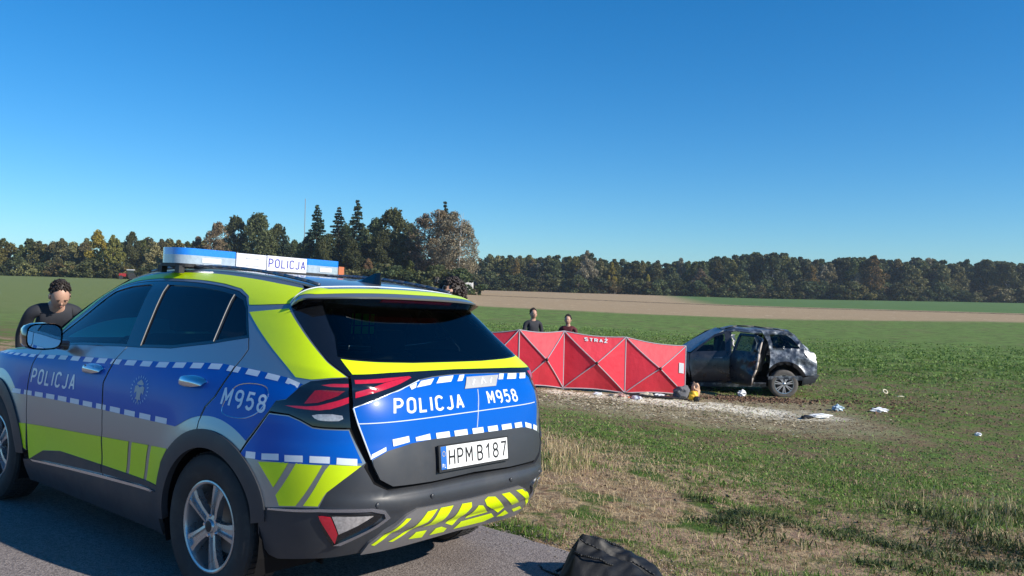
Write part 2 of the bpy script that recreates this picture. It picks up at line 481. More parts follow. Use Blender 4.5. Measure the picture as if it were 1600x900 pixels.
MB().add(rv, rf).build('road', road_material(), smooth=True, auto=40)
tag(bpy.data.objects['road'], kind='structure')

# ---------------------------------------------------------------- grass and seedlings
def blades(name, P, h, w, lean, m, segs=2, label=None, cat=None, bend=.5):
    n = len(P); az = rng.uniform(0, 2 * np.pi, n); la = rng.uniform(0, 2 * np.pi, n)
    dx = np.cos(az) * w; dy = np.sin(az) * w
    lx = np.cos(la) * lean * h; ly = np.sin(la) * lean * h
    z0 = P[:, 2] - .01
    A = np.stack([P[:, 0] - dx, P[:, 1] - dy, z0], -1); B = np.stack([P[:, 0] + dx, P[:, 1] + dy, z0], -1)
    mh = h * .55
    C = np.stack([P[:, 0] + dx * .8 + lx * .3, P[:, 1] + dy * .8 + ly * .3, z0 + mh], -1)
    D = np.stack([P[:, 0] - dx * .8 + lx * .3, P[:, 1] - dy * .8 + ly * .3, z0 + mh], -1)
    T = np.stack([P[:, 0] + lx, P[:, 1] + ly, z0 + h * (1 - .35 * np.minimum(lean, 1.2))], -1)
    V = np.stack([A, B, C, D, T], 1).reshape(-1, 3)
    base = np.arange(n)[:, None] * 5
    F = np.concatenate([base + np.array([[0, 1, 2]]), base + np.array([[0, 2, 3]]), base + np.array([[3, 2, 4]])], 0)
    o = mesh_np(name, V, F.astype(np.int32), m)
    return tag(o, label, cat, kind='stuff')
m_grass = leaf_mat('green_grass', (.045, .105, .014), (.23, .36, .075), .3, False)
m_straw = leaf_mat('straw_grass', (.30, .21, .10), (.70, .56, .34), .2, False)
m_seed = leaf_mat('seedling_leaf', (.070, .140, .025), (.24, .35, .085), .25, False)
m_weed = leaf_mat('dark_weed', (.025, .042, .012), (.11, .14, .045), .2, False)
def scatter(n, xr, yr, dens):
    x = rng.uniform(*xr, n); y = rng.uniform(*yr, n)
    keep = rng.random(n) < dens(x, y)
    x, y = x[keep], y[keep]
    return np.stack([x, y, ground(x, y)], -1)
def infr(x, y, m=1.0): return (x > -.62 * y - m) & (x < .66 * y + m)
GM = lambda x, y: np.clip((fbm(x, y, .9, 21, 4) - .41) * 7, 0, 1)
def d_green(x, y):
    e = edge(x, y); D = np.hypot(x, y)
    g_ = GM(x, y)
    k = np.where(e < .9, .95 * (fbm(x, y, 2.2, 8, 2) > .34), np.where(e < 4.4, g_ * .8, .25 + .75 * np.clip((fbm(x, y, .45, 31, 4) - .40) * 6, 0, 1)))
    k = k * (e > .02) * infr(x, y) * np.clip((15.5 - D) / 3, 0, 1) * np.clip(9. / D, .3, 1)
    return k * np.where(e > 4.4, np.clip((D - 15) / -6, .15, 1), 1)
P = scatter(430000, (-9, 12), (3.2, 15.5), d_green)
h = rng.uniform(.018, .060, len(P)) * (1 + .6 * (fbm(P[:, 0], P[:, 1], 1.3, 4, 2) > .6))
blades('grass', P, h, rng.uniform(.0016, .0036, len(P)) * np.clip(np.hypot(P[:, 0], P[:, 1]) / 7, 1, 2.0), rng.uniform(.1, 1.1, len(P)), m_grass, label='short green grass on the verge beside the asphalt', cat='grass')
def d_straw(x, y):
    e = edge(x, y); D = np.hypot(x, y)
    k = np.where(e < .5, .25, np.where(e < 5.0, (.12 + .88 * (1 - GM(x, y))) * np.clip((fbm(x, y, 2.6, 61, 3) - .30) * 5, .08, 1), .10))
    return k * (e > .0) * infr(x, y) * np.clip((15.5 - D) / 3, 0, 1) * np.clip(9. / D, .3, 1)
P = scatter(260000, (-9, 12), (3.2, 15.5), d_straw)
e_ = edge(P[:, 0], P[:, 1])
h = rng.uniform(.03, .09, len(P))
blades('dry_grass', P, h, rng.uniform(.0013, .0028, len(P)) * np.clip(np.hypot(P[:, 0], P[:, 1]) / 7, 1, 2.0), rng.uniform(.5, 1.7, len(P)), m_straw, label='flattened straw coloured dead grass on the verge', cat='grass')
# tall tufts: straw ones right of the car's tail and far left, darker weeds at lower right
def tufts(n, cx, cy, sx, sy, hmin, hmax, lean=(.05, .6)):
    x = rng.normal(cx, sx, n); y = rng.normal(cy, sy, n)
    return np.stack([x, y, ground(x, y)], -1), rng.uniform(hmin, hmax, n), rng.uniform(*lean, n)
A = [tufts(500, .60, 9.6, .22, .5, .07, .24), tufts(300, .5, 8.6, .18, .4, .05, .16), tufts(1500, -6.3, 10.2, .9, .7, .25, .62), tufts(900, -8.2, 11.0, 1.2, .6, .25, .6), tufts(160, 4.9, 8.6, .35, .5, .08, .26), tufts(200, 4.6, 7.4, .5, .6, .06, .2)]
P = np.concatenate([a[0] for a in A]); h = np.concatenate([a[1] for a in A]); l = np.concatenate([a[2] for a in A])
blades('dry_grass_tufts', P, h, np.full(len(P), .0028), l, m_straw, label='taller straw coloured grass tufts standing at the road edge', cat='grass')
A = []
for k in range(40):
    cx = random.uniform(1.6, 5.4); cy = 7.6 - cx * .45 + random.gauss(0, .5)
    A.append(tufts(120, cx, cy, random.uniform(.06, .18), random.uniform(.05, .12), .025, .10, (.3, 1.6)))
for k in range(12): A.append(tufts(110, random.uniform(3.4, 5.4), random.uniform(6.0, 8.4), .12, .12, .05, .19, (.2, 1.3)))
P = np.concatenate([a[0] for a in A]); h = np.concatenate([a[1] for a in A]); l = np.concatenate([a[2] for a in A])
blades('verge_weeds', P, h, rng.uniform(.003, .007, len(P)), l, m_weed, label='dark green weeds in low clumps along the verge', cat='weeds')
# broad-leaved seedlings in the field and clods of soil between them
def leaves(name, P, s, m, label, cat, flat=.6):
    n = len(P); az = rng.uniform(0, 2 * np.pi, n); ti = rng.uniform(0, flat, n)
    ax = np.stack([np.cos(az) * np.cos(ti), np.sin(az) * np.cos(ti), np.sin(ti)], -1); bx = np.stack([-np.sin(az), np.cos(az), rng.uniform(-.4, .4, n)], -1)
    s = s[:, None]
    O = P + np.array([0, 0, .004])
    V = np.stack([O, O + ax * s * .5 + bx * s * .28, O + ax * s + np.array([0, 0, .0]), O + ax * s * .5 - bx * s * .28], 1).reshape(-1, 3)
    F = (np.arange(n)[:, None] * 4 + np.array([[0, 1, 2, 3]])).astype(np.int32)
    return tag(mesh_np(name, V, F, m), label, cat, kind='stuff')
def d_seed(x, y):
    e = edge(x, y); D = np.hypot(x, y)
    tr_ = ((y > 15.5) & (y < 21.5) & (x < 8) & (x > -2))
    k = np.clip((fbm(x, y, 1.3, 31, 4) - .33) * 4, .1, 1) * np.where(tr_, .12, 1) * np.interp(D, [0, 9, 15, 18, 27, 32, 60], [1, 1, .9, .42, .42, .9, 1])
    return k * (e > 3.6) * infr(x, y, 2) * np.clip((D - 4) / 5, .2, 1) * np.clip((56 - D) / 20, 0, 1) * np.clip(22 / D, .2, 1)
P = scatter(700000, (-2, 38), (5, 56), d_seed)
D = np.hypot(P[:, 0], P[:, 1])
leaves('seedlings', P, rng.uniform(.02, .055, len(P)) * np.clip(D / 16, .8, 2.6), m_seed, 'low green seedlings covering the field', 'seedlings', 1.0)
m_clod = mat('soil_clod', (.20, .145, .085), .95, var=.7, vscale=3, bump=.4, bscale=80)
def clods(name, P, s, m, label, cat):
    n = len(P); s = s[:, None, None]
    U = rng.normal(0, 1, (n, 5, 3)); U /= np.linalg.norm(U, axis=-1, keepdims=True); U[:, :, 2] *= .6
    V = (P[:, None, :] + U * s).reshape(-1, 3)
    F = np.concatenate([np.arange(n)[:, None] * 5 + np.array([f]) for f in ((0, 1, 2), (0, 2, 3), (0, 3, 1), (4, 2, 1), (4, 3, 2), (4, 1, 3))], 0).astype(np.int32)
    return tag(mesh_np(name, V, F, m), label, cat, kind='stuff')
def d_clod(x, y):
    e = edge(x, y); D = np.hypot(x, y)
    return (e > 2.0) * infr(x, y, 2) * np.clip((34 - D) / 12, 0, 1) * np.clip(1.2 - fbm(x, y, 1.3, 31, 4) * 1.3, .2, 1)
P = scatter(130000, (-2, 26), (5, 36), d_clod)
clods('soil_clods', P, rng.uniform(.006, .034, len(P)), m_clod, 'small brown clods of soil between the seedlings', 'soil')
x = np.concatenate([rng.normal(6.0, 1.1, 900), rng.normal(9.2, 1.2, 500)]); y = np.concatenate([rng.normal(21.2, .28, 900), rng.normal(20.8, .9, 500)])
clods('torn_soil', np.stack([x, y, ground(x, y)], -1), rng.uniform(.02, .07, len(x)), mat('torn_soil', (.17, .10, .065), .95, var=.5, vscale=5), 'torn up reddish brown soil around the wrecked car', 'soil')
def d_ll(x, y): return (edge(x, y) > .02) * (edge(x, y) < 6) * infr(x, y) * np.clip(9. / np.hypot(x, y), .3, 1) * np.clip(fbm(x, y, 1.7, 52, 3) * 3 - 1, .05, 1)
P = scatter(26000, (-9, 12), (3.2, 15.5), d_ll)
leaves('dead_leaves', P + np.array([0, 0, .012]), rng.uniform(.008, .028, len(P)), leaf_mat('dead_leaf', (.07, .04, .022), (.42, .27, .15), 0, False), 'small brown dead leaves and stalks strewn over the verge', 'leaves', .9)
# straw litter on the trodden ground
def d_lit(x, y): return np.clip(fbm(x, y, .8, 44, 3) * 1.6 - .2, 0, 1) * np.exp(-((y - 18.6) / 1.7) ** 2) * np.exp(-((x - 3.3) / 3.0) ** 4)
P = scatter(34000, (-1.5, 9.5), (14.5, 21.3), d_lit)
leaves('straw_litter', P, rng.uniform(.03, .09, len(P)), leaf_mat('litter', (.22, .18, .10), (.60, .52, .36), 0, False), 'pale straw litter on trodden ground before the red screen', 'straw', .35)

m_grit = mat('grit', (.26, .23, .21), .95, var=.6, vscale=9)
sg_ = rng.uniform(-6, 5, 5200); og_ = np.abs(rng.normal(0, .16, 5200)) * np.where(rng.random(5200) < .3, -1, 1)
gx_ = TX + FWD[0] * sg_ + LFT[0] * (-1.25 - og_); gy_ = TY + FWD[1] * sg_ + LFT[1] * (-1.25 - og_)
gz_ = np.where(og_ < 0, plane(gx_, gy_) + .006, ground(gx_, gy_) + .002)
clods('edge_gravel', np.stack([gx_, gy_, gz_], -1), rng.uniform(.003, .013, len(sg_)), m_grit, 'loose grey grit along the crumbling edge of the asphalt', 'gravel')
# ---------------------------------------------------------------- patrol car: one smooth outer skin, every panel is cut from it
A0, B0, XS = 1.50, 0.93, 0.60
XSF, AF0 = 2.0, 1.60
UC = A0 + B0                                            # u of the tail's centre line
def htab(t):
    xs = np.array([a for a, b in t], float); ys = np.array([b for a, b in t], float)
    m = np.gradient(ys, xs)
    def f(x):
        x = np.asarray(x, float); xc = np.clip(x, xs[0], xs[-1])
        i = np.clip(np.searchsorted(xs, xc, side='right') - 1, 0, len(xs) - 2)
        h = xs[i + 1] - xs[i]; s = (xc - xs[i]) / h
        r = (2 * s**3 - 3 * s**2 + 1) * ys[i] + (s**3 - 2 * s**2 + s) * h * m[i] + (-2 * s**3 + 3 * s**2) * ys[i + 1] + (s**3 - s**2) * h * m[i + 1]
        return r + np.where(x < xs[0], (x - xs[0]) * m[0], 0) + np.where(x > xs[-1], (x - xs[-1]) * m[-1], 0)
    return f
W_ = htab([(.18, .84), (.30, .885), (.45, .915), (.60, .925), (.75, .930), (.90, .925), (1.0, .912), (1.08, .892), (1.15, .865), (1.25, .818), (1.35, .768), (1.45, .716), (1.54, .660), (1.60, .600), (1.64, .545), (1.68, .470)])
XR_ = htab([(.18, -.70), (.30, -.79), (.42, -.880), (.52, -.935), (.62, -.955), (.70, -.955), (.80, -.945), (.90, -.925), (1.0, -.905), (1.10, -.880), (1.18, -.848), (1.245, -.805), (1.32, -.722), (1.42, -.610), (1.52, -.500), (1.61, -.410), (1.68, -.345)])
XF_ = htab([(.18, 3.40), (.30, 3.50), (.45, 3.57), (.65, 3.59), (.85, 3.55), (.95, 3.48), (1.02, 3.35), (1.62, 2.0)])
N_ = lambda v: np.interp(v, [.2, .9, 1.15, 1.25, 1.6], [5., 5., 5.8, 8., 8.])
ZR_ = htab([(-.9, 1.46), (-.6, 1.50), (-.35, 1.545), (0, 1.590), (.4, 1.620), (.9, 1.628), (1.3, 1.61), (1.7, 1.55), (2.1, 1.42), (3, 1.2)])
def skin_pos(u, v):
    w = W_(v); a = XS - XR_(v); n = N_(v)
    dx = np.where(u <= A0, u, A0) * a / A0; dy = np.where(u <= A0, B0, B0 - (u - A0)) * w / B0
    r = (np.abs(np.maximum(dx, 0) / a)**n + np.abs(dy / w)**n)**(-1 / n)
    xr = XS - dx * r; yr = dy * r
    L = XSF - XS; uf = np.maximum(-u - L, 0); af = XF_(v) - XSF; nf = 3.4
    dx = np.where(uf <= AF0, uf, AF0) * af / AF0; dy = np.where(uf <= AF0, B0, B0 - (uf - AF0)) * w / B0
    r = (np.abs(dx / af)**nf + np.abs(dy / w)**nf)**(-1 / nf)
    xf = XSF + dx * r; yf = dy * r
    x = np.where(u >= 0, xr, np.where(-u <= L, XS - u, xf)); y = np.where(u >= 0, yr, np.where(-u <= L, w, yf))
    b = 0
    for xc in (0., 2.68):
        d = np.hypot(x - xc, v - .40); b = b + .022 * np.exp(-((d - .40) / .13)**2)
    b = b - .018 * np.exp(-((v - .50) / .12)**2) * np.clip(np.minimum((x - .3) / .4, (2.3 - x) / .4), 0, 1)
    y = y + b * np.where(u < .9, 1, np.clip((A0 - u) / .6, 0, 1)) * np.where(u < -2.9, 0, 1)
    z = np.where(v <= 1.0, v, 1.0 + (v - 1.0) * (ZR_(x) - 1.0) / .62)
    return np.stack([x, y, z], -1)
def S(u, v, off=0., mirror=False):
    u, v = np.broadcast_arrays(np.asarray(u, float), np.asarray(v, float))
    P = skin_pos(u, v); e = 2e-3
    n = -np.cross(skin_pos(u, v + e) - skin_pos(u, v - e), skin_pos(u + e, v) - skin_pos(u - e, v))
    n /= np.linalg.norm(n, axis=-1, keepdims=True)
    P = P + n * (off[..., None] if isinstance(off, np.ndarray) else off)
    if mirror:
        P = P * np.array([1, -1, 1]); n = n * np.array([1, -1, 1])
    return P, n
def in_poly(px, py, loop):
    L = np.asarray(loop, float); c = np.zeros(len(px), bool); j = len(L) - 1
    for i in range(len(L)):
        yi, yj = L[i, 1], L[j, 1]
        if yi != yj:
            c ^= ((yi > py) != (yj > py)) & (px < (L[j, 0] - L[i, 0]) * (py - yi) / (yj - yi) + L[i, 0])
        j = i
    return c
def densify(loop, g):
    out = []
    for i in range(len(loop)):
        a = np.array(loop[i], float); b = np.array(loop[(i + 1) % len(loop)], float)
        k = max(1, int(math.ceil(np.linalg.norm(b - a) / g)))
        for t in range(k): out.append(tuple(a + (b - a) * t / k))
    return out
def smooth_loop(loop, it=1, keep=()):
    """Chaikin corner cutting"""
    for _ in range(it):
        o = []
        for i in range(len(loop)):
            a = np.array(loop[i], float); b = np.array(loop[(i + 1) % len(loop)], float)
            o += [tuple(a * .75 + b * .25), tuple(a * .25 + b * .75)]
        loop = o
    return loop
def tri_region(polys, clip=None, holes=(), grid=.04):
    """triangulate union(polys) minus holes, inside clip, in the plane; returns points and triangles"""
    pts = []; faces = []
    for lp in list(polys) + ([clip] if clip is not None else []) + list(holes):
        d = densify(lp, grid); faces.append(list(range(len(pts), len(pts) + len(d)))); pts += d
    A = np.array([p for lp in polys for p in lp])
    x0, y0 = A.min(0); x1, y1 = A.max(0)
    if grid < 10:
        gxx, gyy = np.meshgrid(np.arange(x0 + grid * .5, x1, grid), np.arange(y0 + grid * .5, y1, grid))
        gxx = gxx.ravel(); gyy = gyy.ravel()
        k = np.zeros(len(gxx), bool)
        for lp in polys: k |= in_poly(gxx, gyy, lp)
        if clip is not None: k &= in_poly(gxx, gyy, clip)
        # drop grid points too near an outline
        Q = np.array(pts); gxx = gxx[k]; gyy = gyy[k]
        if len(gxx):
            dmin = np.full(len(gxx), 9.)
            for i in range(0, len(Q), 400):
                dmin = np.minimum(dmin, np.min(np.hypot(gxx[:, None] - Q[None, i:i + 400, 0], gyy[:, None] - Q[None, i:i + 400, 1]), 1))
            s = dmin > grid * .45
            pts += list(zip(gxx[s].tolist(), gyy[s].tolist()))
    r = delaunay_2d_cdt([Vector((float(a), float(b))) for a, b in pts], [], faces, 1, 1e-6)
    V = np.array([(p.x, p.y) for p in r[0]]); T = np.array([f for f in r[2] if len(f) == 3], int)
    if len(T) == 0: return V, T
    C = V[T].mean(1)
    k = np.zeros(len(T), bool)
    for lp in polys: k |= in_poly(C[:, 0], C[:, 1], lp)
    if clip is not None: k &= in_poly(C[:, 0], C[:, 1], clip)
    for h_ in holes: k &= ~in_poly(C[:, 0], C[:, 1], h_)
    ar = (V[T[:, 1], 0] - V[T[:, 0], 0]) * (V[T[:, 2], 1] - V[T[:, 0], 1]) - (V[T[:, 2], 0] - V[T[:, 0], 0]) * (V[T[:, 1], 1] - V[T[:, 0], 1])
    k &= np.abs(ar) > 1e-9
    T = T[k]; ar = ar[k]; T[ar < 0] = T[ar < 0][:, ::-1]
    used = np.unique(T); remap = -np.ones(len(V), int); remap[used] = np.arange(len(used))
    return V[used], remap[T]
def patch(name, polys, m, parent=None, off=0.0, grid=.04, thick=0.0, clip=None, holes=(), side=1, fn=None, offmap=None, flat=False):
    """a panel or marking cut from the skin; side -1 mirrors it to the far side"""
    if not isinstance(polys[0][0], (tuple, list, np.ndarray)): polys = [polys]
    V, T = tri_region(polys, clip, holes, grid)
    if len(T) == 0: return None
    o = off if offmap is None else off + offmap(V[:, 0], V[:, 1])
    f = fn or S
    P, N = f(V[:, 0], V[:, 1], o)
    if offmap is not None:      # relief: recompute normals by differences
        e = 2e-3
        Pu = f(V[:, 0] + e, V[:, 1], off + offmap(V[:, 0] + e, V[:, 1]))[0]; Pv = f(V[:, 0], V[:, 1] + e, off + offmap(V[:, 0], V[:, 1] + e))[0]
        N2 = np.cross(Pu - P, Pv - P); N2 /= np.linalg.norm(N2, axis=1, keepdims=True) + 1e-12
        N2 *= np.sign((N2 * N).sum(1))[:, None]; N = N2
    # which winding faces outward
    a = P[T[:, 0]]; fn_ = np.cross(P[T[:, 1]] - a, P[T[:, 2]] - a)
    if (fn_ * N[T[:, 0]]).sum() < 0: T = T[:, ::-1]
    if side < 0:
        P = P * np.array([1, -1, 1]); N = N * np.array([1, -1, 1]); T = T[:, ::-1]
    if thick:
        E = np.concatenate([T[:, [0, 1]], T[:, [1, 2]], T[:, [2, 0]]])
        key = {}
        for a_, b_ in E: key[(a_, b_)] = 1
        B = [(a_, b_) for a_, b_ in key if (b_, a_) not in key]
        bv = sorted({i for e_ in B for i in e_}); n0 = len(P); mp = {i: n0 + k for k, i in enumerate(bv)}; mp2 = {i: n0 + len(bv) + k for k, i in enumerate(bv)}
        # rim faces get their own vertices so the edge shades crisply
        G = np.zeros((len(bv), 3)); cnt = np.zeros(len(bv))
        ix = {i: k for k, i in enumerate(bv)}
        for a_, b_ in B:
            d = P[b_] - P[a_]; q = np.cross(d, N[a_]); q /= np.linalg.norm(q) + 1e-9
            G[ix[a_]] += q; G[ix[b_]] += q
        G /= np.linalg.norm(G, axis=1, keepdims=True) + 1e-9
        P2 = P[bv]; P3 = P[bv] - N[bv] * thick
        rim = []
        for a_, b_ in B: rim += [(mp[a_], mp2[a_], mp2[b_]), (mp[a_], mp2[b_], mp[b_])]
        P = np.concatenate([P, P2, P3]); N = np.concatenate([N, G, G]); T = np.concatenate([T, np.array(rim, int)])
    if flat: return mesh_np(name, P, T.astype(np.int32), m, parent)
    return mesh_np(name, P, T.astype(np.int32), m, parent, normals=N)
# ---------------------------------------------------------------- lettering drawn as strokes
def arc(cx, cy, rx, ry, a0, a1, n=8):
    return [(cx + rx * math.cos(R(a0 + (a1 - a0) * i / n)), cy + ry * math.sin(R(a0 + (a1 - a0) * i / n))) for i in range(n + 1)]
def ell(w, y0, y1, n=16):
    """stadium-shaped ring of width w between heights y0 and y1"""
    r = w / 2
    ry = min(r, (y1 - y0) / 2)
    return arc(r, y1 - ry, r, ry, 0, 180, n // 2) + arc(r, y0 + ry, r, ry, 180, 360, n // 2) + [(w, y1 - ry)]
def glyph(c, w=.52):
    W = w
    G = {
     'P': [[(0, 0), (0, 1), (W * .5, 1)] + arc(W * .5, .73, W * .5, .27, 90, -90) + [(0, .46)]],
     'O': [ell(W, 0, 1)],
     'L': [[(0, 1), (0, 0), (W * .9, 0)]],
     'I': [[(0, 0), (0, 1)]],
     'C': [arc(W / 2, 1 - W / 2, W / 2, W / 2, 15, 180) + arc(W / 2, W / 2, W / 2, W / 2, 180, 345)],
     'J': [[(W * .8, 1), (W * .8, W * .4)] + arc(W * .4, W * .4, W * .4, W * .4, 0, -165)],
     'A': [[(0, 0), (W * .5, 1), (W, 0)], [(W * .17, .30), (W * .83, .30)]],
     'M': [[(0, 0), (0, 1), (W * .6, .35), (W * 1.2, 1), (W * 1.2, 0)]],
     'H': [[(0, 0), (0, 1)], [(W, 0), (W, 1)], [(0, .52), (W, .52)]],
     'B': [[(0, 0), (0, 1), (W * .5, 1)] + arc(W * .5, .76, W * .42, .24, 90, -90) + [(0, .52)], [(W * .5, .52)] + arc(W * .5, .26, W * .5, .26, 90, -90) + [(0, 0)]],
     'S': [arc(W / 2, .75, W / 2, .25, 20, 180) + arc(W / 2, .75, W / 2, .25, 180, 270, 4) + arc(W / 2, .25, W / 2, .25, 90, 0, 4) + arc(W / 2, .25, W / 2, .25, 0, -160)],
     'T': [[(0, 1), (W, 1)], [(W / 2, 1), (W / 2, 0)]],
     'R': [[(0, 0), (0, 1), (W * .5, 1)] + arc(W * .5, .74, W * .5, .26, 90, -90) + [(0, .48)], [(W * .45, .48), (W, 0)]],
     'Z': [[(0, 1), (W, 1), (0, 0), (W, 0)]],
     '1': [[(W * .08, .76), (W * .58, 1), (W * .58, 0)]],
     '5': [[(W * .95, 1), (W * .12, 1), (W * .05, .56)] + arc(W / 2, .32, W / 2, .32, 120, -150)],
     '7': [[(0, 1), (W, 1), (W * .35, 0)]],
     '8': [ell(W * .9, .53, 1), ell(W, 0, .53)],
     '9': [ell(W, .42, 1), [(W, .72)] + arc(W * .5, .30, W * .5, .30, 0, -80)],
     '.': [[(0, 0), (0, .02)]],
    }
    return G[c]
ADV = {'I': 0.0, '1': .86, 'C': .92, 'M': 1.2, 'J': .8, 'L': .9}
def strokes_to_polys(lines, t, slant=0.0):
    out = []
    for ln in lines:
        for i in range(len(ln) - 1):
            a = np.array(ln[i], float); b = np.array(ln[i + 1], float); d = b - a; L = np.linalg.norm(d)
            if L < 1e-6: continue
            d /= L; n = np.array([-d[1], d[0]]) * t / 2
            ea = t / 2 if i > 0 else t * .0; eb = t / 2 if i < len(ln) - 2 else t * .0
            if i > 0:
                p = np.array(ln[i - 1]); q = (a - p) / (np.linalg.norm(a - p) + 1e-9)
                if abs(q[0] * d[1] - q[1] * d[0]) < .75: ea = t * .18
            if i < len(ln) - 2:
                p = np.array(ln[i + 2]); q = (p - b) / (np.linalg.norm(p - b) + 1e-9)
                if abs(q[0] * d[1] - q[1] * d[0]) < .75: eb = t * .18
            A = a - d * ea; B = b + d * eb
            out.append([tuple(A - n), tuple(B - n), tuple(B + n), tuple(A + n)])
    if slant: out = [[(x + y * slant, y) for x, y in q] for q in out]
    return out
def text_polys(txt, x0, x1, y0, y1, weight=.17, w=.5, gap=.22, slant=0.0, flip=False, shear_y=0.0):
    """txt fitted in the box x0..x1, y0..y1 ; returns polygons"""
    H = y1 - y0; cur = 0; items = []
    for ch in txt:
        if ch == ' ': cur += .28; continue
        items.append((ch, cur)); cur += w * ADV.get(ch, 1.0) + weight + gap
    tot = cur - gap
    sx = (x1 - x0) / tot; out = []
    for ch, c in items:
        pl = strokes_to_polys([[((p[0]) + weight / 2 + c, weight / 2 + p[1] * (1 - weight)) for p in ln] for ln in glyph(ch, w)], weight, slant)
        for q in pl:
            r = [(x0 + p[0] * sx, y0 + p[1] * H) for p in q]
            if flip: r = [((x0 + x1) - p[0], p[1]) for p in r]
            if shear_y: r = [(p[0], p[1] + (p[0] - x0) * shear_y) for p in r]
            out.append(r)
    return out

# ---------------------------------------------------------------- car materials
m_silver = mat('silver_paint', (.35, .375, .395), .32, .75, .6, .04, bump=.02, bscale=900)
m_blue = mat('blue_reflective_film', (.0, .098, .48), .33, 0, .16, .09, spec=.20, var=.10, vscale=3, bump=.10, bscale=260, bdist=.001)
m_lime = mat('fluorescent_lime_film', (.66, .86, .0), .38, 0, .3, .2, var=.05, vscale=30, bump=.10, bscale=300, bdist=.001)
m_white = mat('white_reflective_film', (.74, .80, .86), .35, 0, .3, .2, bump=.08, bscale=500, bdist=.001)
m_plastic = mat('dark_grey_plastic', (.036, .040, .048), .44, 0, 0, bump=.12, bscale=900, bdist=.0006, rvar=.10, spec=.5, vscale=5, dirt=(.085, .08, .075), dirt_amt=.30)
m_black = mat('black_plastic', (.012, .013, .015), .55, bump=.1, bscale=700)
m_gloss = mat('black_gloss', (.006, .007, .009), .07, 0, .8, .02)
m_void = mat('shut_line_black', (.004, .004, .005), .8, spec=.2)
m_redl = mat('red_lamp_lens', (.50, .010, .028), .12, 0, 1.0, .02, var=.35, vscale=70)
m_redd = mat('dark_red_lamp_lens', (.22, .006, .012), .12, 0, 1.0, .02, var=.6, vscale=120)
m_clearl = mat('clear_lamp_lens', (.50, .47, .46), .18, .35, 1.0, .02, var=.8, vscale=60, bump=.3, bscale=60, bdist=.002)
m_chrome = mat('satin_chrome', (.62, .65, .70), .20, 1.0, .0)
m_skid = mat('silver_skid_plate', (.30, .295, .30), .30, .6, .4, .1)
m_rubber = mat('tyre_rubber', (.022, .022, .023), .75, bump=.2, bscale=120, dirt=(.10, .09, .075), dirt_amt=.35, vscale=9)
m_alloy = mat('alloy_wheel', (.46, .48, .50), .30, .85, .3, .1, rvar=.08, vscale=14)
m_alloyd = mat('dark_wheel_recess', (.03, .03, .033), .6, .3)
m_disc = mat('brake_disc', (.22, .21, .20), .4, .9)
m_tint = glass_mat('privacy_glass', (.085, .10, .105))
m_rearg = glass_mat('rear_privacy_glass', (.24, .31, .30))
m_clear = glass_mat('door_glass', (.78, .93, .90))
m_seat = mat('seat_cloth', (.02, .021, .024), .9)
m_print = mat('black_print', (.012, .012, .014), .5)
m_plate = mat('plate_white', (.80, .81, .80), .35)
m_euro = mat('plate_blue', (.02, .14, .50), .4)
m_amber = mat('amber_lens', (.55, .17, .08), .25, 0, .6)
m_lblue = mat('blue_lightbar_lens', (.006, .20, .75), .12, 0, 1.0, .03, var=.3, vscale=60)
m_lclear = mat('frosted_lightbar_lens', (.34, .42, .50), .22, .0, 1.0, .05, var=.35, vscale=40)
m_lwhite = mat('lightbar_white_housing', (.66, .67, .71), .35, 0, .3)
m_ink = mat('blue_print', (.03, .03, .30), .5)

# ---------------------------------------------------------------- the patrol car
car = empty('police_car', 'blue, silver and lime patrol car with POLICJA and M958 markings parked on the asphalt', 'police car',
            (-.94311, 4.93562, -.06230), (.0336693, -.0127321, 2.4686434))
def circ(cu, r, a0, a1, n=24, cv=.365): return [(cu + r * math.cos(R(a0 + (a1 - a0) * i / n)), cv + r * math.sin(R(a0 + (a1 - a0) * i / n))) for i in range(n + 1)]
AR, AF = .60, -2.08
def mir(pts): return [(2 * UC - u, v) for u, v in pts]
seamF = [(-1.562, 1.165), (-1.569, .96), (-1.569, .787), (-1.556, .612), (-1.540, .33)]
seamB = [(-.441, 1.188), (-.497, 1.125), (-.560, .968), (-.534, .86), (-.520, .70), (-.548, .484), (-.531, .33)]
seamR = [(.751, 1.337), (.764, 1.284), (.693, 1.195), (.591, 1.018), (.527, .96), (.495, .885), (.492, .842)]
def sh(l, d): return [(a + d, b) for a, b in l]
G_ = .0045
front_door = sh(seamF, G_) + sh(seamB, -G_)[::-1] + [(-.74, 1.176), (-1.2, 1.168)]
rear_door = sh(seamB, G_) + [(.112, .33), (.112, .40)] + circ(AR, .49, 176, 103)[:] + sh(seamR, -G_)[::-1] + [(.395, 1.270), (.019, 1.213), (-.309, 1.193)]
fender = [(-1.562 - G_, 1.165)] + sh(seamF[1:4], -G_) + [(-1.562, .42)] + circ(AF, .49, 8, 150) + [(-2.63, .66), (-2.66, .90), (-2.72, 1.07), (-2.45, 1.095), (-2.1, 1.12), (-1.85, 1.145)]
DLO = [(-1.62, 1.168), (-1.38, 1.36), (-1.033, 1.575), (-.846, 1.588), (-.423, 1.584), (-.089, 1.579), (.245, 1.571), (.481, 1.560), (.608, 1.537), (.675, 1.489), (.720, 1.41), (.751, 1.337), (.395, 1.273), (.019, 1.216), (-.309, 1.196), (-.721, 1.179), (-1.2, 1.170)]
LAMP_UP = [(1.045, 1.001), (1.087, 1.056), (1.16, 1.072), (1.205, 1.110), (1.254, 1.156), (1.325, 1.192), (1.45, 1.212), (1.603, 1.232)]
LAMP_LO = [(1.645, .957), (1.50, .955), (1.397, .957), (1.29, .982), (1.197, .998)]
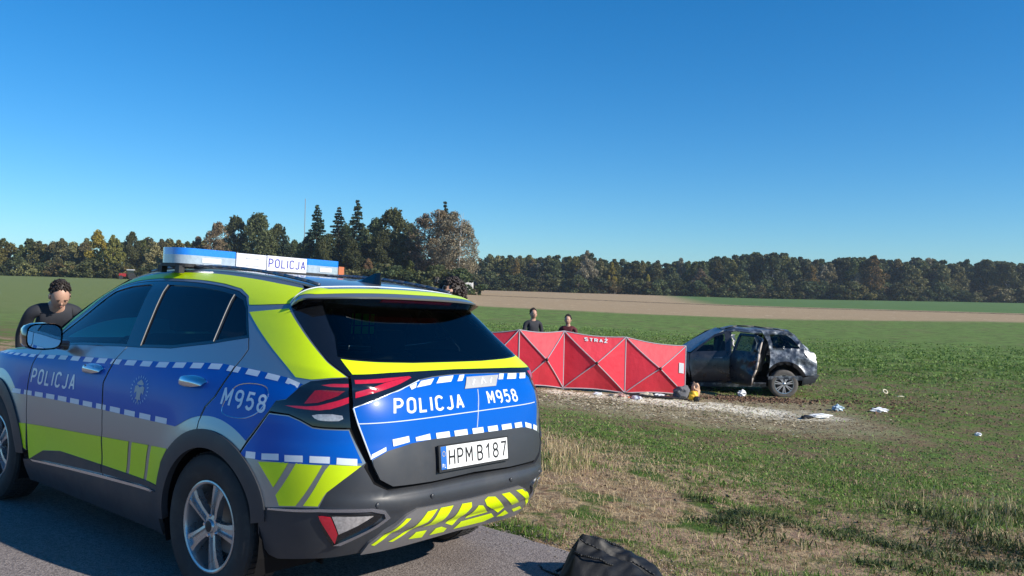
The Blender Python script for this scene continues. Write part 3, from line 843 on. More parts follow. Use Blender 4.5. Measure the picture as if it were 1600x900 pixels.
body_side = [(-1.86, 1.143), (-1.60, 1.30), (-1.36, 1.455), (-1.10, 1.61), (-.95, 1.66), (.3, 1.665), (1.10, 1.665), (1.195, 1.64), (1.150, 1.545), (1.603, 1.236)] + LAMP_UP[::-1][1:] + [(1.035, .990), (.893, .843), (.842, .775)] + circ(AR, .49, 52, 102) + sh(seamR, G_)[::-1] + [(.720 + .003, 1.41), (.678, 1.489), (.611, 1.540), (.483, 1.563), (.245, 1.574), (-.089, 1.582), (-.423, 1.587), (-.846, 1.591), (-1.036, 1.578), (-1.384, 1.362), (-1.624, 1.168)]
bump_top = [(.848, .768), (.900, .834), (1.045, .990), (1.197, .992), (1.29, .976), (1.397, .951), (1.50, .949), (1.640, .951), (1.725, .80), (1.712, .782), (1.765, .702), (1.85, .664), (2.133, .662), (UC, .668)]
bump_bot = [(1.03, .48), (1.05, .42), (1.10, .36), (1.17, .315), (1.24, .302), (1.596, .332), (1.80, .357), (2.0, .376), (UC, .385)]
rear_bumper = bump_top + mir(bump_top[:-1])[::-1] + mir(circ(AR, .49, 14, 50))  + mir(bump_bot[:-1]) + bump_bot[::-1] + circ(AR, .49, 14, 50)
tg_left = [(1.628, 1.243), (1.652, 1.062), (1.685, .976), (1.757, .815), (1.765, .785), (1.80, .722), (1.872, .686), (2.133, .682), (UC, .690)]
tailgate = [(1.628, 1.243)] + tg_left[1:] + mir(tg_left[:-1])[::-1] + [(UC, 1.257)]
silver_corner = [(.850, .766), (.900, .832), (1.045, .988), (1.197, .990), (1.29, .974), (1.397, .949), (1.50, .947), (1.638, .949), (1.722, .801), (1.60, .725), (1.524, .671), (1.490, .625), (1.462, .590), (1.25, .575), (1.06, .552)] + circ(AR, .492, 23, 50)

BLUE_TOP = [(-2.9, 1.02), (-2.45, 1.058), (-2.121, 1.072), (-1.214, 1.092), (-.765, 1.103), (-.366, 1.119), (.015, 1.140), (.27, 1.162), (.552, 1.186), (.689, 1.188), (.832, 1.191), (.972, 1.190), (1.131, 1.188), (1.25, 1.170), (1.330, 1.150), (1.4, 1.2), (1.4, 1.0)]
BLUE_LO = [(-2.9, .74), (-1.753, .780), (-1.112, .803), (-.513, .816), (-.043, .822), (.275, .828)]
flare = circ(AR, .556, 118, 38)
blue_side = BLUE_TOP[:-3] + [(1.30, 1.16), (1.30, .95), (1.05, .96), (.99, .70)] + flare[::-1] + BLUE_LO[::-1]
flare_f = circ(AF, .556, 178, 48)
blue_fender = [(-2.9, 1.02), (-2.45, 1.058), (-2.121, 1.072), (-1.5, 1.084), (-1.5, .79), (-1.72, .78)] + flare_f[::-1]
def dash_side(u0, u1, v_of, hgt, wd, gap, lean=.0):
    out = []; u = u0
    while u < u1:
        out.append([(u, v_of(u)), (u + wd, v_of(u + wd)), (u + wd + lean, v_of(u + wd) + hgt), (u + lean, v_of(u) + hgt)]); u += wd + gap
    return out
vt = lambda u: float(np.interp(u, [p[0] for p in BLUE_TOP[:14]], [p[1] for p in BLUE_TOP[:14]])) - .031
vl = lambda u: float(np.interp(u, [p[0] for p in BLUE_LO], [p[1] for p in BLUE_LO])) + .001
dashes_side = dash_side(-2.55, 1.20, vt, .030, .105, .062, .014) + dash_side(-1.78, .22, vl, .030, .118, .050)
lime_low = [(-1.75, .586), (-1.627, .594), (-.499, .660), (-.205, .677), (-.262, .489), (-.556, .489), (-1.097, .485), (-1.337, .452), (-1.524, .368), (-1.62, .30)]
lime_low2 = [[(-.170, .679), (.010, .689), (-.062, .489), (-.228, .489)], [(.045, .691), (.222, .704), (.155, .62), (.117, .489), (-.028, .489)]]
lime_roof = [(-1.62, 1.30), (-1.20, 1.545), (-1.0, 1.638), (-.56, 1.639), (-.14, 1.638), (.484, 1.634), (.864, 1.634), (1.19, 1.638), (1.148, 1.553), (.81, 1.514), (.685, 1.502), (.640, 1.545), (.50, 1.575), (.245, 1.588), (-.089, 1.596), (-.423, 1.601), (-.85, 1.604), (-1.05, 1.592), (-1.40, 1.375), (-1.60, 1.22)]
lime_pillar = [(.707, 1.466), (1.140, 1.528), (1.592, 1.237), (1.45, 1.219), (1.325, 1.201), (1.196, 1.198)]
lime_c = [[(.985, .756), (1.209, .779), (1.099, .65)], [(1.266, .779), (1.484, .783), (1.272, .583), (1.15, .570), (1.118, .617)], [(1.532, .789), (1.700, .788), (1.60, .722), (1.514, .662), (1.453, .595), (1.33, .589)]]
blue_c = [(.855, .770), (.902, .829), (1.047, .984), (1.197, .986), (1.29, .970), (1.397, .945), (1.50, .943), (1.635, .945), (1.705, .80), (1.55, .790), (.985, .764)]
dash_c = [[(.90, .764), (.965, .767), (.965, .798), (.90, .795)], [(1.008, .769), (1.134, .780), (1.134, .810), (1.008, .798)], [(1.178, .779), (1.321, .788), (1.321, .818), (1.178, .809)], [(1.375, .790), (1.532, .794), (1.534, .824), (1.377, .820)], [(1.568, .792), (1.678, .789), (1.679, .819), (1.571, .822)]]

def side_markings(panel, clip, side, blue=None, lime=(), dashes=True):
    if blue: patch('blue_marking', blue, m_blue, panel, .0018, .03, clip=clip, side=side)
    if lime: patch('lime_marking', list(lime), m_lime, panel, .0020, .03, clip=clip, side=side)
    if dashes:
        for q in dashes_side:
            c_ = np.mean(q, axis=0)
            xs_ = [p[0] for p in clip]
            if min(xs_) - .1 < c_[0] < max(xs_) + .1: patch('reflective_square', [q], m_white, panel, .0028, .03, clip=clip, side=side)

def inset(loop, d):
    """shrink a loop a little (towards its own inside)"""
    L = np.array(loop); n = len(L); ar = 0
    for i in range(n): ar += L[i][0] * L[(i + 1) % n][1] - L[(i + 1) % n][0] * L[i][1]
    s = 1 if ar > 0 else -1; out = []
    for i in range(n):
        a = L[i] - L[i - 1]; b = L[(i + 1) % n] - L[i]
        a = a / (np.linalg.norm(a) + 1e-9); b = b / (np.linalg.norm(b) + 1e-9)
        na = np.array([-a[1], a[0]]) * s; nb = np.array([-b[1], b[0]]) * s; q = na + nb; l = np.linalg.norm(q)
        q = q / l / max(.5, l / 2) if l > 1e-6 else na
        out.append(tuple(L[i] + q * d))
    return out

def handle(parent, cu, cv, side):
    u = np.linspace(-1, 1, 13); loop_top = [(cu + .128 * a, cv + .006 + .027 * math.sqrt(max(0, 1 - a * a)) + .010 * a) for a in u]; loop_bot = [(cu + .128 * a, cv - .004 - .022 * math.sqrt(max(0, 1 - a * a)) + .008 * a) for a in u[::-1]]
    lp = loop_top + loop_bot[1:-1]
    def om(uu, vv):
        t = np.clip(1 - ((uu - cu) / .128) ** 2, 0, 1); s = np.clip(1 - ((vv - cv - .001) / .028) ** 2, 0, 1)
        return .032 * t ** .5 * (.5 + .5 * s)
    cup = [(cu + .062 * math.cos(t) - .02, cv - .030 + .034 * math.sin(t)) for t in np.linspace(0, 2 * math.pi, 20, endpoint=False)]
    patch('handle_cup', cup, m_gloss, parent, .0015, .02, side=side)
    patch('handle', lp, m_chrome, parent, .004, .014, thick=.02, side=side, offmap=om)

for side in (1, -1):
    fd = patch('front_door', front_door, m_silver, car, 0, .05, .012, side=side)
    side_markings(fd, inset(front_door, .003), side, blue_side, [lime_low])
    tp = text_polys('POLICJA', -1.535, -.905, .868, .968, .15, .50, .24, 0.06, flip=side < 0, shear_y=.028)
    patch('lettering', tp, m_white, fd, .0032, .03, clip=inset(front_door, .003), side=side)
    handle(fd, -.718, 1.032, side)
    patch('door_cladding', [(-1.520, .372), (-1.337, .450), (-1.097, .483), (-.556, .487), (-.548, .440), (-.9, .418), (-1.3, .392), (-1.52, .371)], m_plastic, fd, .006, .04, .01, side=side)
    rd = patch('rear_door', rear_door, m_silver, car, 0, .05, .012, side=side)
    side_markings(rd, inset(rear_door, .003), side, blue_side, [lime_low] + lime_low2)
    handle(rd, .366, 1.066, side)
    patch('door_cladding', [(-.545, .487), (.117, .487), (.112, .462), (-.3, .448), (-.538, .440)], m_plastic, rd, .006, .04, .01, side=side)
    # police badge on the rear door: ring of small marks round an eagle on a shield
    ring = []
    for k in range(22):
        t = 2 * math.pi * k / 22; cx, cy = -.140 + .088 * math.cos(t), .972 + .072 * math.sin(t)
        dx, dy = .011 * math.cos(t), .011 * math.sin(t); px_, py_ = -.0045 * math.sin(t), .0045 * math.cos(t)
        ring.append([(cx - dx, cy - dy), (cx + px_, cy + py_), (cx + dx, cy + dy), (cx - px_, cy - py_)])
    patch('badge_ring', ring, mat('badge_pale_blue', (.30, .48, .72), .4), rd, .0032, .03, side=side)
    bd = [[(-.175, 1.010), (-.14, 1.030), (-.108, 1.010), (-.108, 1.000), (-.175, 1.000)], [(-.190, .990), (-.165, .996), (-.140, .985), (-.115, .996), (-.090, .990), (-.092, .950), (-.115, .962), (-.120, .935), (-.108, .920), (-.132, .920), (-.140, .900), (-.148, .920), (-.172, .920), (-.160, .935), (-.165, .962), (-.188, .950)]]
    patch('badge_crest', bd, mat('badge_grey', (.40, .42, .45), .4, var=.3, vscale=90), rd, .0034, .02, side=side)
    bs = patch('body_side', body_side, m_silver, car, 0, .03, .012, side=side)
    side_markings(bs, inset(body_side, .003), side, blue_side, [lime_roof, lime_pillar])
    tp = text_polys('M958', .650, 1.010, .982, 1.078, .15, .46, .22, 0.10, flip=side < 0)
    patch('lettering', tp, m_white, bs, .0034, .03, side=side)
    if side > 0:
        fl = smooth_loop([(.664, .965), (.700, 1.045), (.765, 1.112), (.985, 1.130), (1.022, 1.08), (.99, 1.01), (.946, .972), (.839, .936), (.693, .938)], 2)
        P = [tuple(S(a, b, .0005)[0]) for a, b in fl]
        MB().path(P + [P[0]], .0032, 5).build('fuel_flap_seam', m_chrome, bs)
    fe = patch('front_wing', fender, m_silver, car, 0, .05, .012, side=side)
    side_markings(fe, inset(fender, .003), side, blue_fender, [lime_low])
    dk = patch('window_frame', DLO, m_gloss, car, -.002, .05, .012, side=side,
               holes=[[(-1.53, 1.186), (-1.36, 1.330), (-1.028, 1.553), (-.85, 1.568), (-.575, 1.566), (-.47, 1.203), (-.74, 1.195), (-1.2, 1.186)],
                      [(-.385, 1.562), (-.089, 1.558), (.245, 1.550), (.440, 1.540), (.398, 1.290), (.019, 1.232), (-.297, 1.212)],
                      [(.475, 1.536), (.59, 1.520), (.655, 1.478), (.725, 1.350), (.430, 1.295)]])
    patch('front_door_glass', [(-1.56, 1.18), (-1.37, 1.34), (-1.04, 1.560), (-.85, 1.575), (-.565, 1.572), (-.46, 1.197), (-.74, 1.189), (-1.2, 1.180)], m_clear, car, -.006, .06, side=side)
    patch('rear_door_glass', [(-.40, 1.568), (-.089, 1.564), (.245, 1.556), (.450, 1.546), (.405, 1.284), (.019, 1.226), (-.30, 1.206)], m_tint, car, -.006, .06, side=side)
    patch('quarter_glass', [(.468, 1.543), (.595, 1.527), (.662, 1.482), (.733, 1.343), (.423, 1.289)], m_tint, car, -.006, .06, side=side)
    for a, b in (((-.397, 1.560), (-.305, 1.205)), ((.456, 1.540), (.412, 1.285))):
        q = [S(a[0] + (b[0] - a[0]) * t, a[1] + (b[1] - a[1]) * t, .001, side < 0)[0] for t in np.linspace(0, 1, 9)]
        MB().path([tuple(p) for p in q], .0032, 5).build('window_divider', mat('divider_grey', (.13, .135, .14), .5) if side > 0 and a[0] < 0 else bpy.data.materials['divider_grey'], dk)
    # black wheel arch claddings and sill
    for cu, a0, a1 in ((AR, 14, 186), (AF, 4, 190)):
        cl = circ(cu, .492, a0, a1, 40) + circ(cu, .402, a1, a0, 40)
        patch('wheel_arch_cladding', cl, m_plastic, car, .010, .04, .035, side=side)
    sill = [(-1.60, .22), (.14, .22), (.14, .452), (-.3, .444), (-.552, .428), (-1.0, .404), (-1.508, .371), (-1.60, .36)]
    patch('sill', sill, m_plastic, car, .008, .05, .02, side=side)
    strip = [(-1.50, .372), (-1.0, .405), (-.552, .430), (.09, .456), (.05, .441), (-.552, .414), (-1.0, .391), (-1.47, .362)]
    patch('sill_trim', strip, m_chrome, car, .012, .05, .006, side=side)
    # painted rear corner over the bumper
    # tail lamp on the body
    LH = [(1.047, .9985)] + LAMP_UP[1:-1] + [(1.603, 1.229), (1.645, .9585)] + LAMP_LO[1:]
    tl = patch('tail_lamp', LH, m_gloss, car, .002, .03, .012, side=side)
    patch('red_lens', [(1.422, 1.178), (1.52, 1.193), (1.606, 1.199), (1.610, 1.180), (1.503, 1.174)], m_redl, tl, .003, .03, side=side)
    patch('brake_lens', [(1.308, 1.064), (1.345, 1.108), (1.378, 1.142), (1.48, 1.154), (1.595, 1.157), (1.56, 1.125), (1.517, 1.104), (1.422, 1.077)], m_redd, tl, .0035, .03, side=side)
    patch('red_lens', [(1.16, 1.040), (1.252, 1.047), (1.33, 1.050), (1.425, 1.061), (1.49, 1.075), (1.55, 1.094), (1.620, 1.122), (1.624, 1.088), (1.58, 1.068), (1.526, 1.047), (1.45, 1.036), (1.37, 1.034), (1.25, 1.034)], m_redl, tl, .003, .03, side=side)
    patch('reversing_lens', smooth_loop([(1.375, 1.009), (1.594, 1.023), (1.606, .988), (1.50, .982), (1.42, .986)], 1), m_clearl, tl, .003, .03, side=side)
    # mirror
    mm = MB(); c0, nn = S(-1.48, 1.175, .0)
    def my(p): return (p[0], p[1] * side, p[2])
    prof = [(1.835, 1.195, .01, .01), (1.825, 1.20, .075, .055), (1.78, 1.205, .105, .078), (1.72, 1.205, .112, .085), (1.68, 1.205, .108, .083)]
    P = []; F = []
    for (x, zc, hy, hz) in prof:
        for t in range(16):
            a = 2 * math.pi * t / 16; ca, sa = math.cos(a), math.sin(a)
            sgn = lambda q: (abs(q) ** .6) * (1 if q >= 0 else -1)
            P.append(my((x, 1.045 + hy * sgn(ca), zc + hz * sgn(sa))))
    for i in range(len(prof) - 1):
        for t in range(16): F.append((i * 16 + t, i * 16 + (t + 1) % 16, (i + 1) * 16 + (t + 1) % 16, (i + 1) * 16 + t))
    mm.add(P, F); mm.tube(my((1.76, .875, 1.145)), my((1.75, 1.0, 1.16)), .035, .025, 8)
    mo = mm.build('wing_mirror', m_gloss, car, smooth=True, auto=50)
    mg = MB(); lp = [(1.045 + .098 * (abs(math.cos(t)) ** .6) * (1 if math.cos(t) >= 0 else -1), 1.205 + .073 * (abs(math.sin(t)) ** .6) * (1 if math.sin(t) >= 0 else -1)) for t in np.linspace(0, 2 * math.pi, 24, endpoint=False)]
    mg.add([my((1.683, a, b)) for a, b in lp], [tuple(range(24))])
    mg.build('mirror_glass', mat('mirror_glass', (.85, .88, .9), .02, 1.0), mo)

# ---- tail
rb = patch('rear_bumper', rear_bumper, m_plastic, car, 0, .035, .015, offmap=lambda u, v: .016 * np.exp(-((v - .600) / .030) ** 2) * np.clip((np.minimum(u, 2 * UC - u) - 1.45) / .3, 0, 1) - .010 * np.exp(-((v - .645) / .02) ** 2) * np.clip((np.minimum(u, 2 * UC - u) - 1.75) / .2, 0, 1))
for side in (1, -1):
    q = silver_corner
    patch('painted_corner', q, m_silver, rb, .0015, .04, .004, side=side)
    patch('blue_marking', blue_c, m_blue, rb, .0030, .04, side=side)
    for q in lime_c: patch('lime_marking', [q], m_lime, rb, .0030, .04, side=side)
    for q in dash_c: patch('reflective_square', [q], m_white, rb, .0040, .04, side=side)
    rec = smooth_loop([(1.455, .560), (1.80, .572), (1.835, .545), (1.640, .405), (1.60, .405)], 1)
    patch('fog_lamp_recess', rec, m_gloss, rb, .004, .03, side=side)
    ct = [(1.085, .548), (1.28, .562), (1.474, .577), (1.62, .583), (1.759, .584), (1.83, .568), (1.858, .539), (1.80, .500), (1.72, .458), (1.631, .410)]
    wd = [.006, .009, .010, .011, .012, .013, .014, .015, .017, .020]
    up = [(a + wd[i] * (0 if i < 6 else .9), b + wd[i] * (1 if i < 6 else .2)) for i, (a, b) in enumerate(ct)]; dn = [(a - wd[i] * (0 if i < 6 else 1.1), b - wd[i] * (.35 if i < 6 else -.2)) for i, (a, b) in enumerate(ct)]
    patch('bumper_trim', up + dn[::-1], m_chrome, rb, .014, .03, .014, side=side)
    patch('reflector', [(1.472, .553), (1.549, .550), (1.612, .470), (1.617, .419)], m_redl, rb, .008, .03, .006, side=side)
    patch('fog_lamp', [(1.556, .555), (1.775, .556), (1.70, .512), (1.618, .470)], m_clearl, rb, .008, .03, .006, side=side)
    pp = S(1.789, .607, .012, side < 0)[0]
    MB().sphere(tuple(pp), (.006, .014, .014), 12, 8).build('parking_sensor', m_plastic, rb, smooth=True)
pp = S(2.12, .613, .014)[0]; MB().sphere(tuple(pp), (.005, .013, .013), 12, 8).build('parking_sensor', m_plastic, rb, smooth=True)
pp = S(2.738, .613, .014)[0]; MB().sphere(tuple(pp), (.005, .013, .013), 12, 8).build('parking_sensor', m_plastic, rb, smooth=True)
sk_l = [(1.785, .357), (1.80, .417), (1.88, .480), (1.963, .541), (2.03, .566), (2.25, .560), (UC, .556)]
skid = sk_l + mir(sk_l[:-1])[::-1] + [(2.85, .362), (UC, .372), (2.0, .362)]
sk = patch('skid_plate', skid, m_skid, rb, .014, .014, .02, offmap=lambda u, v: .007 * np.exp(-((v - .50) / .035) ** 2) - .006 * np.exp(-((v - .455) / .016) ** 2))
stripes_l = [[(1.815, .411), (1.966, .530), (1.995, .526), (1.838, .404)], [(1.914, .415), (2.034, .469), (2.058, .500), (2.100, .543), (2.168, .545), (2.120, .490), (2.070, .474), (1.942, .410)],
             [(2.190, .547), (2.283, .545), (2.237, .472), (2.206, .455), (2.117, .457), (2.150, .480)], [(2.047, .405), (2.081, .437), (2.156, .434), (2.148, .395)], [(2.200, .397), (2.223, .431), (2.264, .433), (2.317, .414), (2.311, .394)],
             [(2.350, .543), (2.424, .540), (2.434, .517), (2.350, .424), (2.285, .446), (2.318, .478)]]
tri_bar = [[(2.438, .446), (2.489, .516), (2.527, .510), (2.619, .450)], [(2.383, .396), (2.414, .434), (2.662, .437), (2.709, .409), (2.632, .393)]]
stripes_r = [[(2.530, .535), (2.553, .549), (2.617, .541), (2.767, .452), (2.723, .431), (2.56, .505)], [(2.668, .547), (2.740, .546), (2.905, .460), (2.838, .454)], [(2.798, .548), (2.862, .546), (3.035, .46), (3.075, .425), (3.032, .430), (2.951, .478)], [(2.90, .53), (2.93, .52), (3.06, .435), (3.05, .415)],
             [(2.735, .404), (2.786, .434), (2.851, .404), (2.806, .396)], [(2.859, .427), (2.943, .431), (3.003, .405), (2.906, .403)]]
om_sk = lambda u, v: .007 * np.exp(-((v - .50) / .035) ** 2) - .006 * np.exp(-((v - .455) / .016) ** 2)
for q in stripes_l + tri_bar + stripes_r: patch('lime_stripe', [q], m_lime, sk, .0165, .014, offmap=om_sk)
# tailgate
tg = patch('tailgate', tailgate, m_silver, car, 0, .035, .015)
tb_l = [(1.655, 1.060), (1.686, .976), (1.757, .812), (1.85, .848), (1.989, .872), (2.143, .880), (UC, .880)]
tb = [(1.655, 1.060)] + tb_l[1:] + [(2.70, .880), (2.846, .880), (2.95, .868), (3.045, .838), (3.095, .96), (3.125, 1.10), (3.105, 1.19), (3.07, 1.222)] + [(2.75, 1.232), (UC, 1.236), (2.355, 1.235), (2.20, 1.226), (2.085, 1.212), (1.87, 1.144)]
blue_tg = patch('blue_marking', tb, m_blue, tg, .0010, .04)
low_l = [(1.757, .812), (1.765, .785), (1.80, .722), (1.872, .686), (2.133, .682), (UC, .690)]
lowp = [(UC, .882), (2.143, .882), (1.989, .874), (1.85, .850)] + [(1.762, .812)] + low_l[1:] + mir(low_l[1:-1])[::-1] + [(3.09, .825), (3.045, .842), (2.95, .870), (2.846, .882)]
patch('lower_trim', lowp, m_plastic, tg, .003, .035, .006)
top_d = []
for a, b in ((1.985, 2.045), (2.095, 2.206), (2.253, 2.377), (2.843, 2.80), (2.883, 2.974), (3.012, 3.085)):
    if b < a: a, b = b, a + .0
    bb = float(np.interp(a, [1.98, 2.09, 2.25, 2.43, 3.1], [1.178, 1.207, 1.224, 1.232, 1.222]))
    bc = float(np.interp(b, [1.98, 2.09, 2.25, 2.43, 3.1], [1.178, 1.207, 1.224, 1.232, 1.222]))
    top_d.append([(a, bb), (b, bc), (b - .045, bc - .036), (a - .045, bb - .036)])
top_d[0] = [(2.00, 1.182), (2.06, 1.200), (2.045, 1.172), (2.01, 1.160)]
top_d.append([(2.43, 1.230), (2.475, 1.232), (2.43, 1.195), (2.385, 1.194)])
bot_d = [[(1.75, .815), (1.838, .850), (1.838, .868), (1.757, .838)]] + [[(a, .8815 - .0 if a > 1.95 else .868), (b, .8815), (b - .003, .910), (a - .003, .900 if a < 2.1 else .909)] for a, b in ((1.880, 1.980), (2.022, 2.120), (2.162, 2.260), (2.296, 2.395), (2.435, 2.523), (2.560, 2.643), (2.678, 2.765), (2.796, 2.866))] + [[(2.900, .878), (2.966, .863), (2.972, .888), (2.900, .906)], [(2.99, .858), (3.04, .843), (3.06, .868), (3.0, .885)]]
for q in top_d + bot_d: patch('reflective_square', [q], m_white, tg, .0042, .04)
q = [S(1.690 + (3.06 - 1.690) * t, .976 + .030 * t, .002)[0] for t in np.linspace(0, 1, 30)]
MB().path([tuple(p) for p in q], .0026, 5).build('white_line', m_white, tg)
q = [S(2.533 + (2.475 - 2.533) * t, 1.137 + (.912 - 1.137) * t, .002)[0] for t in np.linspace(0, 1, 12)]
MB().path([tuple(p) for p in q], .0022, 5).build('white_line', m_white, tg)
q = [S(a, b, .001)[0] for a, b in [(1.652, 1.060), (1.684, .976), (1.754, .815)]]
MB().path([tuple(p) for p in q], .0035, 5).build('white_edge', m_white, tg)
q = [S(a, b, .001)[0] for a, b in [(1.654, 1.062), (1.78, 1.110), (1.93, 1.163), (2.085, 1.214)]]
MB().path([tuple(p) for p in q], .003, 5).build('white_edge', m_white, tg)
patch('lettering', text_polys('POLICJA', 1.885, 2.392, 1.018, 1.116, .155, .46, .20), m_white, tg, .0022, .03)
patch('lettering', text_polys('M958', 2.590, 2.865, 1.030, 1.122, .15, .44, .20, .08), m_white, tg, .0022, .03)
gb = patch('retroreflector_sticker', [(2.479, 1.216), (2.782, 1.219), (2.740, 1.190), (2.700, 1.150), (2.422, 1.144)], mat('grey_sticker', (.42, .42, .42), .4, var=.25, vscale=40), tg, .006, .03, .002)
patch('sticker_marks', strokes_to_polys([[(2.50, 1.165), (2.54, 1.20)], [(2.575, 1.165), (2.615, 1.205), (2.62, 1.17)], [(2.66, 1.17), (2.70, 1.205)]], .008), m_white, gb, .0068, .03)
# lamp housing carried across the tailgate
hs = [(1.616, 1.246), (1.88, 1.254), (UC, 1.259), (3.0, 1.256), (3.232, 1.246), (3.22, 1.16), (3.205, 1.075), (3.13, 1.10), (3.11, 1.19), (3.07, 1.226), (2.75, 1.236), (UC, 1.240), (2.355, 1.239), (2.20, 1.231), (2.085, 1.217), (1.87, 1.149), (1.653, 1.066)]
lh = patch('lamp_panel', hs, m_gloss, tg, .003, .03, .01)
patch('red_lens', [(1.640, 1.222), (1.85, 1.232), (2.025, 1.238), (1.92, 1.222), (1.822, 1.208), (1.645, 1.201)], m_redl, lh, .004, .03)
patch('red_lens', [(1.654, 1.154), (1.74, 1.178), (1.834, 1.207), (1.92, 1.221), (2.020, 1.236), (2.03, 1.229), (1.93, 1.196), (1.80, 1.160), (1.657, 1.117)], m_redl, lh, .0045, .03)
patch('red_lens', [(3.225, 1.235), (3.13, 1.232), (3.135, 1.20), (3.145, 1.12), (3.202, 1.10)], m_redl, lh, .004, .03)
# glass strip in lime, black flanks, rear window
frame = [(1.156, 1.540), (1.606, 1.243), (1.88, 1.256), (UC, 1.261), (2 * UC - 1.88, 1.256), (2 * UC - 1.606, 1.243), (2 * UC - 1.156, 1.540), (2 * UC - 1.20, 1.64), (1.20, 1.64)]
gl_l = [(1.500, 1.62), (1.560, 1.53), (1.598, 1.44), (1.576, 1.338), (1.85, 1.322), (2.118, 1.313), (UC, 1.312)]
glass = gl_l + mir(gl_l[:-1])[::-1]
gf = patch('tailgate_frame', frame, m_gloss, car, .001, .04, .012, holes=[inset(glass, .012)])
ls_l = [(1.630, 1.252), (1.590, 1.326), (1.85, 1.314), (2.118, 1.306), (UC, 1.305)]
patch('lime_marking', ls_l + mir(ls_l[:-1])[::-1] + [(2 * UC - 1.88, 1.261), (UC, 1.266), (1.88, 1.261)], m_lime, gf, .0025, .04)
patch('rear_window', glass, m_rearg, car, .003, .05)
# number plate
pc, pn = S(2.420, .786, .022); pn = Vector(pn); pr = Vector((0, -1, 0)); pr = (pr - pn * pr.dot(pn)).normalized(); pu = pr.cross(-pn).normalized()
if pu.z < 0: pu = -pu
def plate_fn(a, b, off=0.):
    a = np.asarray(a, float); b = np.asarray(b, float)
    P = np.array(pc) + a[:, None] * np.array(pr) + b[:, None] * np.array(pu) + np.array(pn) * (off[:, None] if isinstance(off, np.ndarray) else off)
    return P, np.tile(np.array(pn), (len(a), 1))
rr = lambda x0, x1, y0, y1: smooth_loop([(x0, y0), (x1, y0), (x1, y1), (x0, y1)], 0)
pf = patch('plate_frame', rr(-.272, .272, -.066, .064), m_black, tg, .0, 99, .012, fn=plate_fn)
pp = patch('number_plate', rr(-.260, .260, -.054, .058), m_plate, tg, .003, 99, .003, fn=plate_fn)
patch('country_band', rr(-.260, -.220, -.054, .058), m_euro, pp, .0038, 99, fn=plate_fn)
patch('plate_print', text_polys('HPM', -.205, -.025, -.040, .042, .125, .50, .20) + text_polys('B187', .010, .250, -.040, .042, .125, .50, .24), m_print, pp, .0038, 99, fn=plate_fn)
patch('country_code', text_polys('PL', -.253, -.228, -.046, -.026, .16, .5, .25), m_plate, pp, .0045, 99, fn=plate_fn)
st = [[(-.240 + .010 * math.cos(t) + .002 * math.cos(q), .022 + .012 * math.sin(t) + .002 * math.sin(q)) for q in np.linspace(0, 6.28, 6)[:-1]] for t in np.linspace(0, 2 * math.pi, 12, endpoint=False)]
patch('plate_stars', st, mat('plate_yellow', (.8, .6, .05), .5), pp, .0045, 99, fn=plate_fn)
patch('plate_hologram', rr(-.012, .000, -.02, .01), mat('plate_hologram', (.45, .62, .75), .3), pp, .0040, 99, fn=plate_fn)

# ---- roof, spoiler, bonnet, windscreen
ZC = htab([(-.30, 1.618), (-.1, 1.640), (.2, 1.660), (.6, 1.675), (1.0, 1.675), (1.4, 1.650), (1.78, 1.600)])
def roof_fn(a, b, off=0.):
    """a = x, b = -1..1 across"""
    x = np.asarray(a, float); t = np.asarray(b, float)
    def f(x, t):
        uu = XS - x
        e = skin_pos(np.clip(uu, -1.4, 9), np.full_like(x, 1.665)); ye = np.where(x > .2, e[:, 1], np.interp(x, [-.4, .2], [.520, .500])); ze = e[:, 2]
        ye = .505 + 0 * x; ze = 1.0 + .665 * (ZR_(x) - 1) / .62
        zc = ZC(x); return np.stack([x, t * ye, zc - (zc - ze) * np.abs(t) ** 2.4], -1)
    P = f(x, t); e = 1e-3; n = np.cross(f(x + e, t) - P, f(x, t + e) - P); n /= np.linalg.norm(n, axis=1, keepdims=True)
    return P + n * off, n
xh = lambda t: -.285 + .03 * np.abs(t) ** 3
top = [(float(xh(t)), t) for t in np.linspace(-1.02, 1.02, 25)]
roof = patch('roof', top + [(1.72, 1.02), (1.78, .5), (1.79, 0), (1.78, -.5), (1.72, -1.02)], m_silver, car, 0, .06, .01, fn=roof_fn)
for side in (1, -1):     # roof rails
    q = []
    for x in np.linspace(-.25, 1.45, 18):
        p, n = roof_fn(np.array([x]), np.array([.97 * side])); q.append((p[0][0], p[0][1] + .012 * side, p[0][2] + .010 + .006 * math.sin(math.pi * (x + .25) / 1.7) ** .4))
    MB().path(q, .0095, 8).build('roof_rail', mat('rail_dark', (.16, .18, .21), .3, .7) if side > 0 else bpy.data.materials['rail_dark'], car, smooth=True)
TE = 1.28
SA, SB = S(1.150, 1.552, .006)[0], S(1.168, 1.536, .010)[0]
